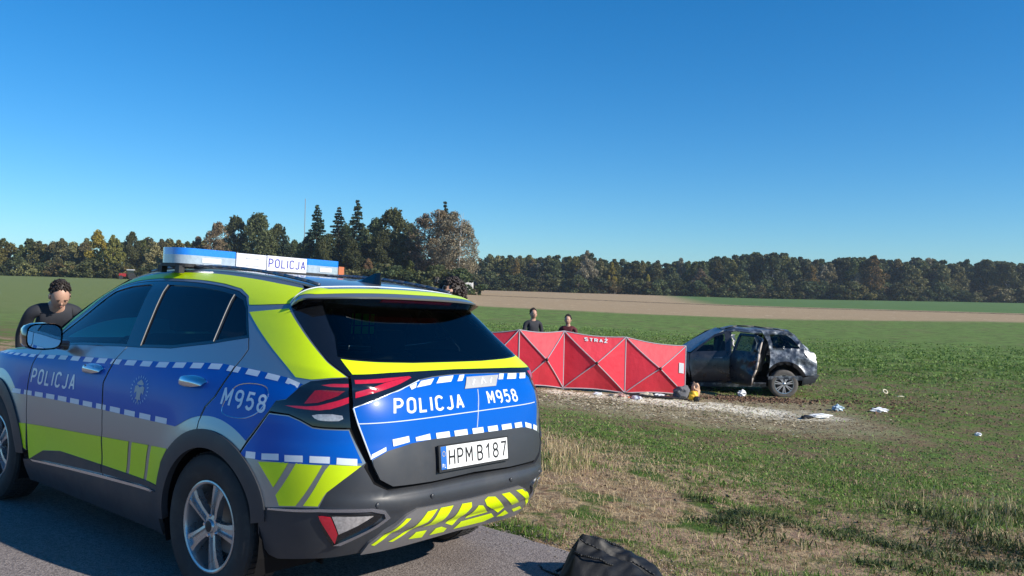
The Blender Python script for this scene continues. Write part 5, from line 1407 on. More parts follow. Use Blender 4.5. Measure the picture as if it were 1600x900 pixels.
while px < 1960:
    k = 'forest:%d' % random.choice([0, 3, 1, 0, 3])
    tree(k, px, float(np.interp(px, ox_, oy_)) + random.uniform(-3, 5), random.uniform(362, 385), random.choice(['dim', 'plain', 'dim', 'olive']), None, GR_B, wide=1.15, lab_fmt='%s back-row far-wood tree, %s')
    px += random.uniform(12, 17)
px = 736.
while px < 1960:
    tree('shrub:%d' % random.choice([0, 0, 1]), px, 447 + (px - 800) * .0244 + random.uniform(-22, -8), random.uniform(330, 342), random.choice(['dim', 'dim', 'plain', 'brown']), None, 'shrubs along the foot of the far wood', wide=1.3, lab_fmt='%s far-wood shrub, %s')
    px += random.uniform(11, 19)
px = -190.
while px < 735:
    D_ = float(np.interp(px, [130, 450, 490, 735], [240, 228, 190, 186]))
    tree('shrub:%d' % random.choice([0, 0, 1]), px, 447 + (px - 800) * .0244 + random.uniform(-30, -12), D_ + random.uniform(-3, 3), random.choice(['dim', 'dim', 'plain', 'brown']), None, 'shrubs at the foot of the left-hand trees', wide=1.3, lab_fmt='%s shrub under left-hand trees, %s')
    px += random.uniform(14, 24)

# mast, shed, tractor
D = 240.; x = (474 - 800) / 1316 * D; zb = float(terrain(x, D))
mast = MB().tube((x, D, zb - .5), (x, D, 25.0), .13, .09, 8).build('antenna_mast', mat('mast_grey', (.22, .22, .23), .6), None, smooth=True)
tag(mast, 'thin grey mast rising above the trees left of the spruces', 'mast')
D = 318.; x = (730 - 800) / 1316 * D; zb = float(terrain(x, D))
sh_o = empty('shed', 'small white walled shed at the edge of the wood right of the birches', 'shed', (x, D, zb))
MB().box((0, 2, 1.55), (4.2, 4, 3.3)).build('wall', mat('whitewash', (.80, .79, .76), .8, var=.08, vscale=1), sh_o)
MB().prism([(-2.4, 3.2), (2.4, 3.2), (0, 4.3)], -.3, 4.3, 'XZ').build('roof', mat('shed_roof', (.10, .08, .07), .8), sh_o)
MB().box((-1.25, -.02, 1.1), (.75, .08, 2.2)).build('door', mat('shed_door', (.04, .035, .03), .7), sh_o)
D = 215.; x = (200 - 800) / 1316 * D; zb = float(terrain(x, D))
tr_o = empty('tractor', 'small red tractor with white cab roof parked before the left-hand trees', 'tractor', (x, D, zb), (0, 0, R(20)))
m_tred = mat('tractor_red', (.35, .02, .02), .4)
MB().box((-1.2, 0, 1.1), (1.9, .8, .8), bev=.1).build('engine_hood', m_tred, tr_o)
MB().box((.6, 0, 1.7), (1.5, 1.5, 1.3), bev=.06).build('cab', m_gloss, tr_o)
MB().box((.6, 0, 2.43), (1.9, 1.8, .20), bev=.08).build('cab_roof', m_lwhite, tr_o)
for xx, r, yy in ((-1.6, .5, .8), (-1.6, .5, -.8), (.9, .85, .95), (.9, .85, -.95)):
    MB().tube((xx, yy - .2, r), (xx, yy + .2, r), r, r, 20).build('wheel', m_rubber, tr_o, smooth=True, auto=40)

# ---------------------------------------------------------------- wrecked car
WX, WY = 7.22, 22.9
wk = empty('wrecked_car', 'dark blue wrecked estate car with crushed roof and open rear door standing in the field', 'car', (WX, WY, float(terrain(WX, WY)) - .03), (R(-1), R(1.2), R(176.5)))
m_navy = mat('dark_blue_paint', (.014, .018, .028), .34, .2, .4, .12, var=.5, vscale=5, dirt=(.10, .10, .10), dirt_amt=.25, rvar=.15)
m_navyd = mat('scraped_dark_blue_paint', (.055, .068, .092), .45, .30, .15, .3, var=.7, vscale=9, dirt=(.50, .54, .58), dirt_amt=.85, rvar=.15)
m_craze = mat('shattered_glass', (.30, .33, .36), .6, 0, .1, .3, var=.9, vscale=14, bump=.8, bscale=40, bdist=.01)
m_wglass = glass_mat('wreck_glass', (.48, .60, .58), .05)
m_wdark = glass_mat('wreck_dark_glass', (.16, .20, .22), .05)
WS = htab([(.30, .86), (.45, .93), (.65, .965), (.90, .970), (1.10, .945), (1.22, .90), (1.40, .83), (1.60, .74), (1.72, .66), (1.80, .55)])
def ws_fn(a, b, off=0., crush=0.0):
    x = np.asarray(a, float); z = np.asarray(b, float)
    def f(x, z):
        y = WS(z); end = np.clip((-.35 - x) / .75, 0, 1); y = y - .20 * end ** 2.2 - .14 * np.clip((x - 2.6) / 1.2, 0, 1) ** 2
        k = np.clip((1.15 - x) / .7, 0, 1) * np.clip((z - .55) / .4, 0, 1) * np.clip((1.75 - z) / .2 + .3, 0, 1)
        y = y - k * .085 * np.abs(fbm(x, z, 2.6, 71, 3) * 2 - 1) * 1.7 - k * .03 * fbm(x, z, 8, 72, 2)
        b2 = .03 * np.exp(-((np.hypot(x, z - .45) - .48) / .12) ** 2) + .03 * np.exp(-((np.hypot(x - 2.915, z - .45) - .48) / .12) ** 2)
        return np.stack([x, y + b2, z], -1)
    P = f(x, z); e = 4e-3; n = np.cross(f(x, z + e) - P, f(x + e, z) - P); n /= np.linalg.norm(n, axis=1, keepdims=True); n *= np.sign(n[:, 1:2])
    return P + n * (off[:, None] if isinstance(off, np.ndarray) else off), n
WRX = htab([(.35, -.86), (.55, -.95), (.80, -.97), (1.0, -.93), (1.15, -.88), (1.25, -.82), (1.45, -.60), (1.65, -.38), (1.78, -.22)])
def wr_fn(a, b, off=0.):
    y = np.asarray(a, float); z = np.asarray(b, float)
    def f(y, z):
        x = WRX(z) + .16 * (np.abs(y) / .8) ** 3
        k = np.clip((z - .6) / .3, 0, 1); x = x + k * .13 * np.abs(fbm(y, z, 2.3, 75, 3) * 2 - 1) + k * .03 * fbm(y, z, 9, 76, 2)
        return np.stack([x, y * (1 - .25 * np.clip((z - 1.1) / .7, 0, 1)), z], -1)
    P = f(y, z); e = 4e-3; n = np.cross(f(y, z + e) - P, f(y + e, z) - P); n /= np.linalg.norm(n, axis=1, keepdims=True); n *= -np.sign(n[:, 0:1])
    return P + n * off, n
def wc(cx, r, a0, a1, n=20, cz=.42): return [(cx + r * math.cos(R(a0 + (a1 - a0) * i / n)), cz + r * math.sin(R(a0 + (a1 - a0) * i / n))) for i in range(n + 1)]
qd = [(.42, .50), (.40, .75), (.36, 1.0), (.34, 1.26), (-.62, 1.26), (-.80, 1.20), (-.86, .95), (-.86, .62)] + wc(0, .485, 20, 172)
wroof_side = [(-.62, 1.26), (-.34, 1.60), (-.20, 1.66), (.52, 1.68), (.50, 1.60), (.08, 1.61), (-.14, 1.60), (-.26, 1.54), (-.46, 1.31), (.44, 1.29), (.50, 1.26)]
m_list = {1: 1, -1: -1}
for side in (1, -1):
    patch('rear_quarter', qd, m_navyd, wk, 0, .055, .02, fn=ws_fn, side=side, flat=True)
    patch('quarter_frame', [(-.62, 1.262), (-.34, 1.66), (-.2, 1.74), (.40, 1.77), (.52, 1.77), (.38, 1.5), (.36, 1.262)], m_navyd if side > 0 else m_navy, wk, 0, .04, .02, fn=ws_fn, side=side, holes=[[(-.44, 1.31), (-.26, 1.56), (-.14, 1.64), (.06, 1.66), (.30, 1.66), (.26, 1.31)]])
    patch('quarter_glass', [(-.46, 1.29), (-.27, 1.57), (-.14, 1.66), (.06, 1.68), (.34, 1.68), (.28, 1.29)], m_wdark, wk, -.02, .08, fn=ws_fn, side=side)
    f_ = patch('front_door', [(1.47, .40), (1.44, .9), (1.49, 1.22), (2.42, 1.17), (2.46, .9), (2.40, .62), (2.36, .40)], m_navy, wk, .002, .06, .02, fn=ws_fn, side=side)
    patch('handle', [(1.60, 1.08), (1.82, 1.07), (1.82, 1.045), (1.60, 1.055)], m_navyd, f_, .03, .05, .025, fn=ws_fn, side=side)
    patch('window_frame', [(2.42, 1.17), (2.10, 1.42), (1.76, 1.66), (1.42, 1.76), (1.38, 1.70), (1.40, 1.22), (1.49, 1.22)], m_navy, f_, 0, .05, .02, fn=ws_fn, side=side, holes=[[(2.28, 1.22), (2.06, 1.40), (1.76, 1.60), (1.50, 1.68), (1.50, 1.25)]])
    patch('front_door_glass', [(2.30, 1.21), (2.07, 1.41), (1.76, 1.62), (1.49, 1.70), (1.49, 1.24)], m_wglass, wk, -.02, .08, fn=ws_fn, side=side)
    patch('front_wing', [(2.44, .62), (2.47, .9), (2.44, 1.17), (2.75, 1.20), (3.4, 1.12), (3.75, .95), (3.76, .60)] + wc(2.915, .49, 15, 165), m_navy, wk, 0, .06, .02, fn=ws_fn, side=side)
    patch('sill', [(.46, .30), (2.40, .30), (2.40, .405), (.46, .405)], m_navyd, wk, .005, .06, .03, fn=ws_fn, side=side)
    patch('door_pillar', [(1.40, .40), (1.48, .40), (1.48, 1.24), (1.44, 1.76), (1.30, 1.76), (1.34, 1.2), (1.36, .40)], m_navy, wk, -.02, .06, .05, fn=ws_fn, side=side)
    patch('lower_rear_bumper', [(-.46, .36), (-.80, .42), (-.92, .62), (-.66, .60), (-.46, .56)], m_plastic, wk, .006, .05, .02, fn=ws_fn, side=side)
    tlw = patch('tail_lamp', [(-.52, 1.20), (-.80, 1.19), (-.86, 1.04), (-.60, 1.08)], mat('broken_lamp_white', (.75, .72, .70), .25, 0, .6) if side > 0 else m_redd, wk, .02, .04, .03, fn=ws_fn, side=side)
    # torn arch gap
    patch('torn_arch', wc(-.02, .56, 35, 160) + wc(0, .475, 160, 35), m_void, wk, .004, .04, fn=ws_fn, side=side) if side > 0 else None
patch('tailgate', [(-.80, .60), (.80, .60), (.80, 1.24), (-.80, 1.24)], m_navyd, wk, 0, .07, .02, fn=wr_fn, flat=True)
patch('rear_window', [(-.72, 1.26), (.72, 1.26), (.72, 1.68), (-.72, 1.68)], m_craze, wk, 0, .09, .01, fn=wr_fn, flat=True)
patch('rear_bumper', [(-.84, .36), (.84, .36), (.84, .60), (-.84, .60)], m_plastic, wk, .02, .06, .04, fn=wr_fn)
def wroof_fn(a, b, off=0.):
    x = np.asarray(a, float); y = np.asarray(b, float)
    def f(x, y):
        z = 1.80 - .10 * (np.abs(y) / .62) ** 2.5 - .05 * np.clip((.2 - x) / .5, 0, 1) ** 2 - .04 * np.clip((x - 1.2) / .4, 0, 1)
        z = z + .085 * (fbm(x, y, 2.1, 81, 3) - .55) + .05 * np.exp(-((x - 1.15) / .25) ** 2)
        return np.stack([x, y, z], -1)
    P = f(x, y); e = 4e-3; n = np.cross(f(x + e, y) - P, f(x, y + e) - P); n /= np.linalg.norm(n, axis=1, keepdims=True); n *= np.sign(n[:, 2:3])
    return P + n * off, n
patch('roof', [(-.24, -.60), (1.48, -.62), (1.50, 0), (1.48, .62), (-.24, .60), (-.30, 0)], m_navyd, wk, 0, .09, .03, fn=wroof_fn, flat=True)
b = MB(); b.path([(1.46, .58, 1.80), (1.15, .57, 1.88), (.7, .56, 1.86), (.2, .56, 1.80), (-.1, .56, 1.76)], .022, 6); b.build('bent_roof_rail', m_plastic, wk, smooth=True)
def ww_fn(a, b, off=0.):
    s = np.asarray(a, float); t = np.asarray(b, float)
    P = np.stack([2.62 + (1.50 - 2.62) * s - .22 * np.abs(t) ** 2.2 * (1 - s), t * (.80 - .22 * s), 1.18 + .57 * s + .04 * np.sin(np.pi * s) + .02 * fbm(s, t, 4, 90, 2)], -1)
    n = np.tile(np.array([.45, 0, .89]), (len(P), 1)); return P + n * off, n
patch('windscreen', [(0, -1), (1, -1), (1, 1), (0, 1)], m_craze, wk, 0, .08, .01, fn=ww_fn)
b = MB(); b.v = [(2.45, -.86, 1.17), (2.45, .86, 1.17), (3.2, .84, 1.14), (3.75, .70, 1.0), (3.85, 0, .98), (3.75, -.70, 1.0), (3.2, -.84, 1.14), (3.0, 0, 1.22)]
b.f = [(0, 7, 1), (1, 7, 2), (2, 7, 3), (3, 7, 4), (4, 7, 5), (5, 7, 6), (6, 7, 0)]; b.build('bonnet', m_navy, wk)
MB().box((3.72, 0, .70), (.28, 1.55, .5), bev=.08).build('front_bumper', m_plastic, wk, smooth=True, auto=50)
MB().box((1.45, 0, .38), (4.0, 1.30, .16)).box((1.45, -.5, .60), (3.6, .9, .40)).box((-.3, 0, .75), (.8, 1.3, .5)).box((3.1, 0, .8), (1.0, 1.2, .5)).build('underbody', m_void, wk)
for x_, y_ in ((1.75, .40), (1.75, -.40), (.72, .36), (.72, -.36)):
    MB().box((x_, y_, .78), (.50, .50, .22), bev=.06).box((x_ - .28, y_, 1.14), (.16, .48, .62), rot=Euler((0, -R(15), 0)).to_matrix(), bev=.05).box((x_ - .38, y_, 1.50), (.09, .26, .16), bev=.03).build('seat', mat('wreck_seat', (.035, .03, .028), .8) if x_ > 1 and y_ > 0 else bpy.data.materials['wreck_seat'], wk, smooth=True, auto=60)
m_airbag = mat('airbag_cloth', (.72, .70, .68), .9, var=.15, vscale=6)
for xs_, zt, zb_, w_ in ((1.26, 1.66, 1.22, .09), (.66, 1.64, 1.05, .07)):
    b = MB(); n_ = 8; P = []
    for i in range(n_ + 1):
        t = i / n_; zz = zt + (zb_ - zt) * t; o_ = .03 * math.sin(i * 1.7)
        for k in range(4): P.append((xs_ + w_ * (k / 3 - .5) * (1 - .3 * t) + o_, .70 + .03 * math.sin(k * 2 + i), zz))
    F = [(i * 4 + k, i * 4 + k + 1, i * 4 + 5 + k, i * 4 + 4 + k) for i in range(n_) for k in range(3)]
    b.add(P, F).build('curtain_airbag', m_airbag, wk, smooth=True)
# open rear door, hinged at the middle pillar
dr = empty('rear_door', None, None, (1.40, .95, 0), (0, 0, -R(60))); dr.parent = wk; dr['label'] = 'rear door standing wide open'
def dr_fn(a, b, off=0.):
    P, n = ws_fn(np.asarray(a, float) + 1.40, b, off); P = P - np.array([1.40, .95, 0]); return P, n
dl = [(-.03, .40), (-.03, 1.24), (-.93, 1.25), (-.97, 1.05), (-.94, .86), (-.84, .66), (-.74, .40)]
patch('door_skin', dl, m_navy, dr, 0, .06, .02, fn=dr_fn)
patch('door_lining', dl, m_black, dr, -.07, .06, .03, fn=dr_fn)
patch('window_frame', [(-.03, 1.24), (-.05, 1.72), (-.60, 1.72), (-.86, 1.60), (-.93, 1.25)], m_navy, dr, -.01, .05, .04, fn=dr_fn, holes=[[(-.11, 1.28), (-.12, 1.66), (-.58, 1.66), (-.79, 1.56), (-.84, 1.28)]])
patch('door_window', [(-.10, 1.27), (-.11, 1.67), (-.58, 1.67), (-.80, 1.57), (-.85, 1.27)], m_wdark, dr, -.03, .1, fn=dr_fn)
q = [dr_fn(np.array([a_]), np.array([z_]), -.03)[0][0] for a_, z_ in ((-.86, 1.54), (-.935, 1.24), (-.965, 1.05), (-.93, .86), (-.83, .64), (-.76, .44))]
MB().path([tuple(p) for p in q], [.02, .03, .03, .028, .025, .02], 6).build('door_edge', mat('door_edge_beige', (.55, .47, .40), .6, var=.4, vscale=8), dr, smooth=True)
m_wal = mat('bright_alloy', (.62, .60, .60), .35, .6, .2)
def wreck_wheel(loc, side, tilt=0):
    w = empty('wheel', None, None, loc, (0, tilt, 0 if side > 0 else math.pi)); w.parent = wk
    MB().lathe([(.245, -.22), (.30, -.235), (.345, -.225), (.368, -.20), (.374, -.11), (.368, -.02), (.345, .005), (.30, .012), (.250, .004)], seg=48).build('tyre', mat('muddy_rubber', (.12, .11, .10), .9, var=.3, vscale=12) if side > 0 and loc[0] < 1 else bpy.data.materials['muddy_rubber'], w, smooth=True, auto=40)
    MB().lathe([(.0, -.10), (.235, -.10)], seg=32).build('wheel_back', m_alloyd, w)
    MB().lathe([(.232, -.10), (.238, -.02), (.252, -.005), (.250, .006), (.234, .004), (.228, -.02)], seg=48, close=True).build('rim', m_alloy, w, smooth=True, auto=40)
    for k in range(7):
        for d in (-7.5, 7.5):
            a = R(k * 360 / 7 + d + 12); a2 = R(k * 360 / 7 + d * .9 + 12)
            b = MB(); b.box(((.05 + .235) / 2 * math.cos(a), -.012, (.05 + .235) / 2 * math.sin(a)), (.19, .025, .026), rot=Euler((0, -a, 0)).to_matrix()); b.build('spoke', m_wal, w)
    MB().lathe([(0, .0), (.045, -.002), (.055, -.02)], seg=24).build('hub', m_alloy, w, smooth=True)
for lx_ in (0, 2.915):
    for sd_ in (1, -1): wreck_wheel((lx_, .945 * sd_, .385), sd_)

# ---------------------------------------------------------------- red screen of the fire service
m_red = mat('red_screen_fabric', (.64, .014, .040), .60, 0, 0, sheen=.25, var=.14, vscale=1.5, bump=.5, bscale=5, bdist=.03)
m_tape = mat('grey_reflective_tape', (.42, .38, .42), .5)
sc = empty('privacy_screen', 'red folding fire service screen with crossed poles and STRAZ lettering in front of the wreck', 'screen', (0, 0, 0))
poles = [(4.40, 21.15, 1.25), (2.83, 20.70, 1.40), (1.30, 20.55, 1.42), (.20, 20.05, 1.36), (-.95, 20.40, 1.22)]
PP = []
for x_, y_, h_ in poles:
    z_ = float(terrain(x_, y_)); PP.append((Vector((x_, y_, z_ + .03)), Vector((x_, y_, z_ + h_))))
for i in range(4):
    (b0, t0), (b1, t1) = PP[i + 1], PP[i]          # left, right
    d = (b1 - b0).normalized(); nrm = Vector((d.y, -d.x, 0)).normalized()
    if nrm.y > 0: nrm = -nrm
    ctr = (b0 + b1 + t0 + t1) / 4 + nrm * .20
    N = 12; V = []; F = []
    def pt(s, t):
        p = b0.lerp(b1, s).lerp(t0.lerp(t1, s), t)
        k = 1 - max(abs(2 * s - 1), abs(2 * t - 1)); k2 = 1 - .5 * (abs(2 * s - 1) + abs(2 * t - 1))
        sag = -.05 * math.sin(math.pi * s) * (t ** 3) + .035 * math.sin(math.pi * s) * (1 - t) ** 3
        return p + nrm * (.27 * k) + Vector((0, 0, sag)) + nrm * (.02 * math.sin(7 * s + 3 * t + i) * (1 - t) * (1 - abs(2 * s - 1)))
    for a in range(N + 1):
        for c in range(N + 1): V.append(pt(a / N, c / N))
    for a in range(N):
        for c in range(N):
            q = (a * (N + 1) + c, (a + 1) * (N + 1) + c, (a + 1) * (N + 1) + c + 1, a * (N + 1) + c + 1)
            # split along the diagonals so that the folds stay sharp
            if (a < N / 2) == (c < N / 2): F += [(q[0], q[1], q[2]), (q[0], q[2], q[3])]
            else: F += [(q[0], q[1], q[3]), (q[1], q[2], q[3])]
    b = MB(); b.add(V, F); pn_ = b.build('panel', m_red, sc, fix=False)
    b = MB()
    for s0, t0_, s1, t1_ in ((0, 0, 1, 1), (0, 1, 1, 0)):
        pts = [pt(s0 + (s1 - s0) * k / N, t0_ + (t1_ - t0_) * k / N) + nrm * .012 for k in range(N + 1)]
        bb = MB().path(pts, .013, 5); bb.build('cross_tape', m_tape, pn_)
    for tt in (0.0, 1.0):
        pts = [pt(k / N, tt) + nrm * .008 for k in range(N + 1)]; MB().path(pts, .012, 5).build('hem', m_tape, pn_)
    MB().sphere(pt(.5, .5) + nrm * .02, .04, 8, 6).build('hub', m_black, pn_, smooth=True)
    def scr_fn(a, b_, off=0.):
        P = np.array([tuple(pt(float(s), float(t)) + nrm * .02) for s, t in zip(a, b_)]); return P, np.tile(np.array(nrm), (len(P), 1))
    if i == 1:
        patch('lettering', text_polys('STRAZ', .32, .70, .885, .955, .22, .55, .22) + [[(.665, .965), (.68, .965), (.68, .985), (.665, .985)]], m_white, pn_, 0, .2, fn=scr_fn)
    if i == 0: patch('white_label', [(.865, .44), (.965, .43), (.965, .64), (.865, .65)], m_lwhite, pn_, 0, .2, fn=scr_fn)
for b0, t0 in PP: MB().tube(b0 - Vector((0, 0, .06)), t0 + Vector((0, 0, .01)), .017, .017, 8).build('pole', m_tape, sc, smooth=True, auto=40)

# ---------------------------------------------------------------- people
m_skin = mat('skin', (.52, .30, .21), .5, var=.08, vscale=20)
m_hair = mat('dark_hair', (.022, .014, .011), .6, var=.5, vscale=60)
def skin_mesh(name, verts, edges, radii, m, parent, sub=2, root=0):
    me = bpy.data.meshes.new(name); me.from_pydata(verts, edges, []); o = link(name, me, m, parent)
    sk_ = o.modifiers.new('skin', 'SKIN'); sk_.use_smooth_shade = True
    for i, r in enumerate(radii):
        v = me.skin_vertices[0].data[i]; v.radius = r if isinstance(r, tuple) else (r, r); v.use_root = (i == root)
    ss = o.modifiers.new('sub', 'SUBSURF'); ss.levels = sub; ss.render_levels = sub
    return o
def person(loc, rz, label, top, legs, hair='short', H=1.75, group=None, bend=0.0):
    p = empty('person', label, 'person', loc, (0, 0, rz), group); k = H / 1.75; p.scale = (k, k, k)
    cb, sb = math.cos(R(bend)), math.sin(R(bend))
    def bp(q):
        if bend == 0 or q[2] < .935: return q
        y, z = q[1], q[2] - .93; return (q[0], y * cb + z * sb, .93 + z * cb - y * sb)
    def arm(q):      # hands reach forward on the bonnet when bent
        return q
    def put(b): b.v = [bp(q) for q in b.v]; return b
    # x = right, y = forward
    V = [(0, 0, .93), (0, .0, 1.12), (0, .01, 1.32), (0, 0, 1.45), (0, .01, 1.53), (0, .03, 1.62),
         (.10, 0, .90), (.11, .02, .50), (.11, -.02, .09), (.11, .14, .04), (-.10, 0, .90), (-.11, .02, .50), (-.11, -.02, .09), (-.11, .14, .04),
         (.19, 0, 1.42), (.24, .02, 1.15), (.23, .14, .93), (.22, .18, .86), (-.19, 0, 1.42), (-.24, .02, 1.15), (-.23, .14, .93), (-.22, .18, .86)]
    E = [(0, 1), (1, 2), (2, 3), (3, 4), (4, 5), (0, 6), (6, 7), (7, 8), (8, 9), (0, 10), (10, 11), (11, 12), (12, 13), (3, 14), (14, 15), (15, 16), (16, 17), (3, 18), (18, 19), (19, 20), (20, 21)]
    Rr = [(.12, .08), (.11, .075), (.12, .075), (.06, .05), (.052, .055), (.06, .07), .075, .050, .040, .045, .075, .050, .040, .045, .040, .032, .030, .030, .040, .032, .030, .030]
    body = skin_mesh('body', [bp(q) for q in V], E, Rr, m_skin, p)
    b = MB(); b.sphere((0, .035, 1.655), (.078, .098, .118), 18, 12).sphere((0, .135, 1.645), (.010, .015, .018), 8, 6).sphere((.08, .03, 1.645), (.012, .022, .032), 8, 6).sphere((-.08, .03, 1.645), (.012, .022, .032), 8, 6); put(b).build('head', m_skin, p, smooth=True)
    for s in (1, -1): put(MB().box((.031 * s, .129, 1.688), (.030, .006, .006), bev=.002)).build('eyebrow', m_hair, p)
    for s in (1, -1): put(MB().sphere((.030 * s, .124, 1.668), (.008, .005, .005), 8, 6)) .build('eye', m_print, p, smooth=True)
    put(MB().box((0, .128, 1.606), (.040, .006, .008), bev=.003)).build('mouth', mat('lips', (.42, .19, .15), .5) if 'lips' not in bpy.data.materials else bpy.data.materials['lips'], p)
    # five fingers on each hand
    for s in (1, -1):
        for f in range(4):
            y0 = .165 + .014 * f; L = (.065, .075, .07, .055)[f]; MB().path([(.225 * s, y0, .845), (.222 * s, y0 + .006, .845 - L * .55), (.212 * s, y0 + .004, .845 - L)], [.0085, .008, .006], 6).build('finger', m_skin, p, smooth=True)
        MB().path([(.215 * s, .205, .865), (.205 * s, .225, .84), (.200 * s, .225, .815)], [.010, .009, .007], 6).build('thumb', m_skin, p, smooth=True)
    Vj = [(0, 0, .90), (0, 0, 1.12), (0, .01, 1.32), (0, 0, 1.465), (.195, 0, 1.425), (.245, .02, 1.15), (.235, .13, .95), (-.195, 0, 1.425), (-.245, .02, 1.15), (-.235, .13, .95)]
    skin_mesh('jacket', [bp(q) for q in Vj], [(0, 1), (1, 2), (2, 3), (3, 4), (4, 5), (5, 6), (3, 7), (7, 8), (8, 9)], [(.160, .115), (.150, .110), (.165, .115), (.095, .085), .062, .050, .044, .060, .050, .044], top, p)
    Vt = [(0, 0, .93), (.10, 0, .88), (.11, .02, .50), (.11, -.02, .08), (-.10, 0, .88), (-.11, .02, .50), (-.11, -.02, .08)]
    skin_mesh('trousers', Vt, [(0, 1), (1, 2), (2, 3), (0, 4), (4, 5), (5, 6)], [(.16, .12), .105, .078, .062, .105, .078, .062], legs, p)
    if hair == 'curly':
        b = MB(); rs = random.Random(5)
        for q in range(420):
            th = rs.uniform(0, math.pi * .62); ph = rs.uniform(0, 6.28); r = rs.uniform(.94, 1.10)
            c = ((.108 * r) * math.sin(th) * math.cos(ph), .005 + .118 * r * math.sin(th) * math.sin(ph), 1.66 + .130 * r * math.cos(th))
            b.sphere(c, rs.uniform(.009, .017), 6, 4)
        b.sphere((0, .005, 1.67), (.105, .112, .120), 14, 10); put(b).build('hair', m_hair, p, smooth=True)
    else:
        b = MB(); b.sphere((0, .006, 1.682), (.083, .094, .116), 16, 10); rs = random.Random(8)
        for q in range(300):
            th = rs.uniform(0, math.pi * .56); ph = rs.uniform(0, 6.28); r = rs.uniform(.96, 1.05)
            if math.sin(ph) > .5 and th > 1.0: continue
            b.sphere((.086 * r * math.sin(th) * math.cos(ph), .006 + .097 * r * math.sin(th) * math.sin(ph), 1.682 + .120 * r * math.cos(th)), rs.uniform(.006, .012), 5, 3)
        put(b).build('hair', m_hair, p, smooth=True)
    return p
m_dk = mat('dark_jacket', (.022, .024, .032), .8, var=.3, vscale=8); m_tr = mat('dark_trousers', (.018, .02, .03), .85)
m_dr = mat('maroon_jacket', (.10, .015, .02), .8, var=.3, vscale=8)
zg = lambda x, y: float(ground(x, y))
x_, y_ = -.49, 7.05; person((x_, y_, zg(x_, y_)), R(150), 'person with dark curly hair behind the patrol car, only hair showing over the roof', m_dk, m_tr, 'curly', 1.725)
x_, y_ = (834 - 800) / 1316 * 21.7, 21.7; person((x_, y_, zg(x_, y_)), R(200), 'person in dark clothes behind the red screen, the left of the two', m_dk, m_tr, 'short', 1.84)
x_, y_ = (889 - 800) / 1316 * 21.9, 21.9; person((x_, y_, zg(x_, y_)), R(165), 'person in a maroon jacket behind the red screen, the right of the two', m_dr, m_tr, 'short', 1.76)
x_, y_ = -4.42, 8.02; person((x_, y_, zg(x_, y_)), R(220), 'person in dark jacket bent over the far side of the patrol car bonnet', m_dk, m_tr, 'short', 1.74, bend=42)

# ---------------------------------------------------------------- things lying about
def lump(name, loc, size, m, label, cat, rz=0, seed=0, amp=.35, sub=3, flat=True, group=None, parent=None):
    bm = bmesh.new(); bmesh.ops.create_icosphere(bm, subdivisions=sub, radius=1)
    rs = random.Random(seed); ph = [rs.uniform(0, 6.28) for _ in range(9)]
    for v in bm.verts:
        c = v.co.copy(); n = math.sin(c.x * 4 + ph[0]) * math.sin(c.y * 5 + ph[1]) + .6 * math.sin(c.z * 7 + ph[2] + c.x * 6) + .5 * math.sin(c.y * 11 + ph[3] + c.z * 8)
        v.co = c * (1 + amp * .5 * n); v.co = Vector((v.co.x * size[0] / 2, v.co.y * size[1] / 2, v.co.z * size[2] / 2 + size[2] * .42))
        if v.co.z < 0: v.co.z *= .1
    me = bpy.data.meshes.new(name); bm.to_mesh(me); bm.free()
    me.polygons.foreach_set('use_smooth', np.ones(len(me.polygons), dtype=bool)); me.set_sharp_from_angle(angle=R(35))
    o = link(name, me, m, parent)
    if loc is not None: o.location = (loc[0], loc[1], zg(loc[0], loc[1]) - .01) if len(loc) == 2 else loc
    o.rotation_euler = (0, 0, rz)
    if label: tag(o, label, cat, group)
    return o
m_wcloth = mat('white_plastic_film', (.78, .80, .82), .4, var=.2, vscale=9)
m_bcloth = mat('pale_blue_film', (.45, .58, .68), .4, var=.35, vscale=12)
m_cream = mat('cream_card', (.66, .60, .44), .8, var=.2, vscale=10)
m_grey = mat('grey_cloth', (.13, .13, .14), .9, var=.5, vscale=6)
fr_ = empty('bumper_fragment', 'long white piece of bodywork lying in the field, right of the powder', 'car part', (6.72, 18.4, zg(6.72, 18.4)), (0, 0, R(12)))
lump('white_shell', (.10, 0, .01), (.50, .13, .10), m_wcloth, None, None, 0, 3, .45, parent=fr_); lump('shadow_lump', (-.24, -.02, .0), (.30, .16, .08), m_black, None, None, .3, 4, .4, parent=fr_)  # second lump is dark to stand for the shadow on the left
lump('film_scrap', (7.67, 19.65), (.24, .18, .16), m_bcloth, 'pale blue crumpled film just behind the long white piece of bodywork', 'litter', .4, 6, .5)
lump('bottle_bag', (8.67, 19.74), (.38, .16, .12), m_wcloth, 'white and blue crumpled plastic bag alone in the field right of the wreck', 'litter', .1, 8, .45)
o = MB(); o.lathe([(.05, 0), (.075, .01), (.08, .03), (.05, .035)], axis='Z', seg=20, close=True); r_ = o.build('cream_ring', m_cream, None, smooth=True); r_.location = (10.34, 23.2, zg(10.34, 23.2) + .06); r_.rotation_euler = (R(50), 0, .3); tag(r_, 'cream coloured ring-shaped scrap, farthest right beyond the wreck', 'litter')
lump('paper_scrap', (10.5, 22.6), (.20, .10, .04), m_cream, 'flat cream scrap lying near the ring-shaped scrap', 'litter', .2, 9, .4)
lump('white_scrap', (9.37, 16.8), (.13, .10, .08), m_wcloth, 'small white scrap by itself at the right of the field', 'litter', 0, 10, .4)
lump('white_rag', (6.0, 21.72), (.22, .16, .17), m_wcloth, 'white crumpled rag on the soil below the wrecked car door', 'litter', .5, 11, .5)
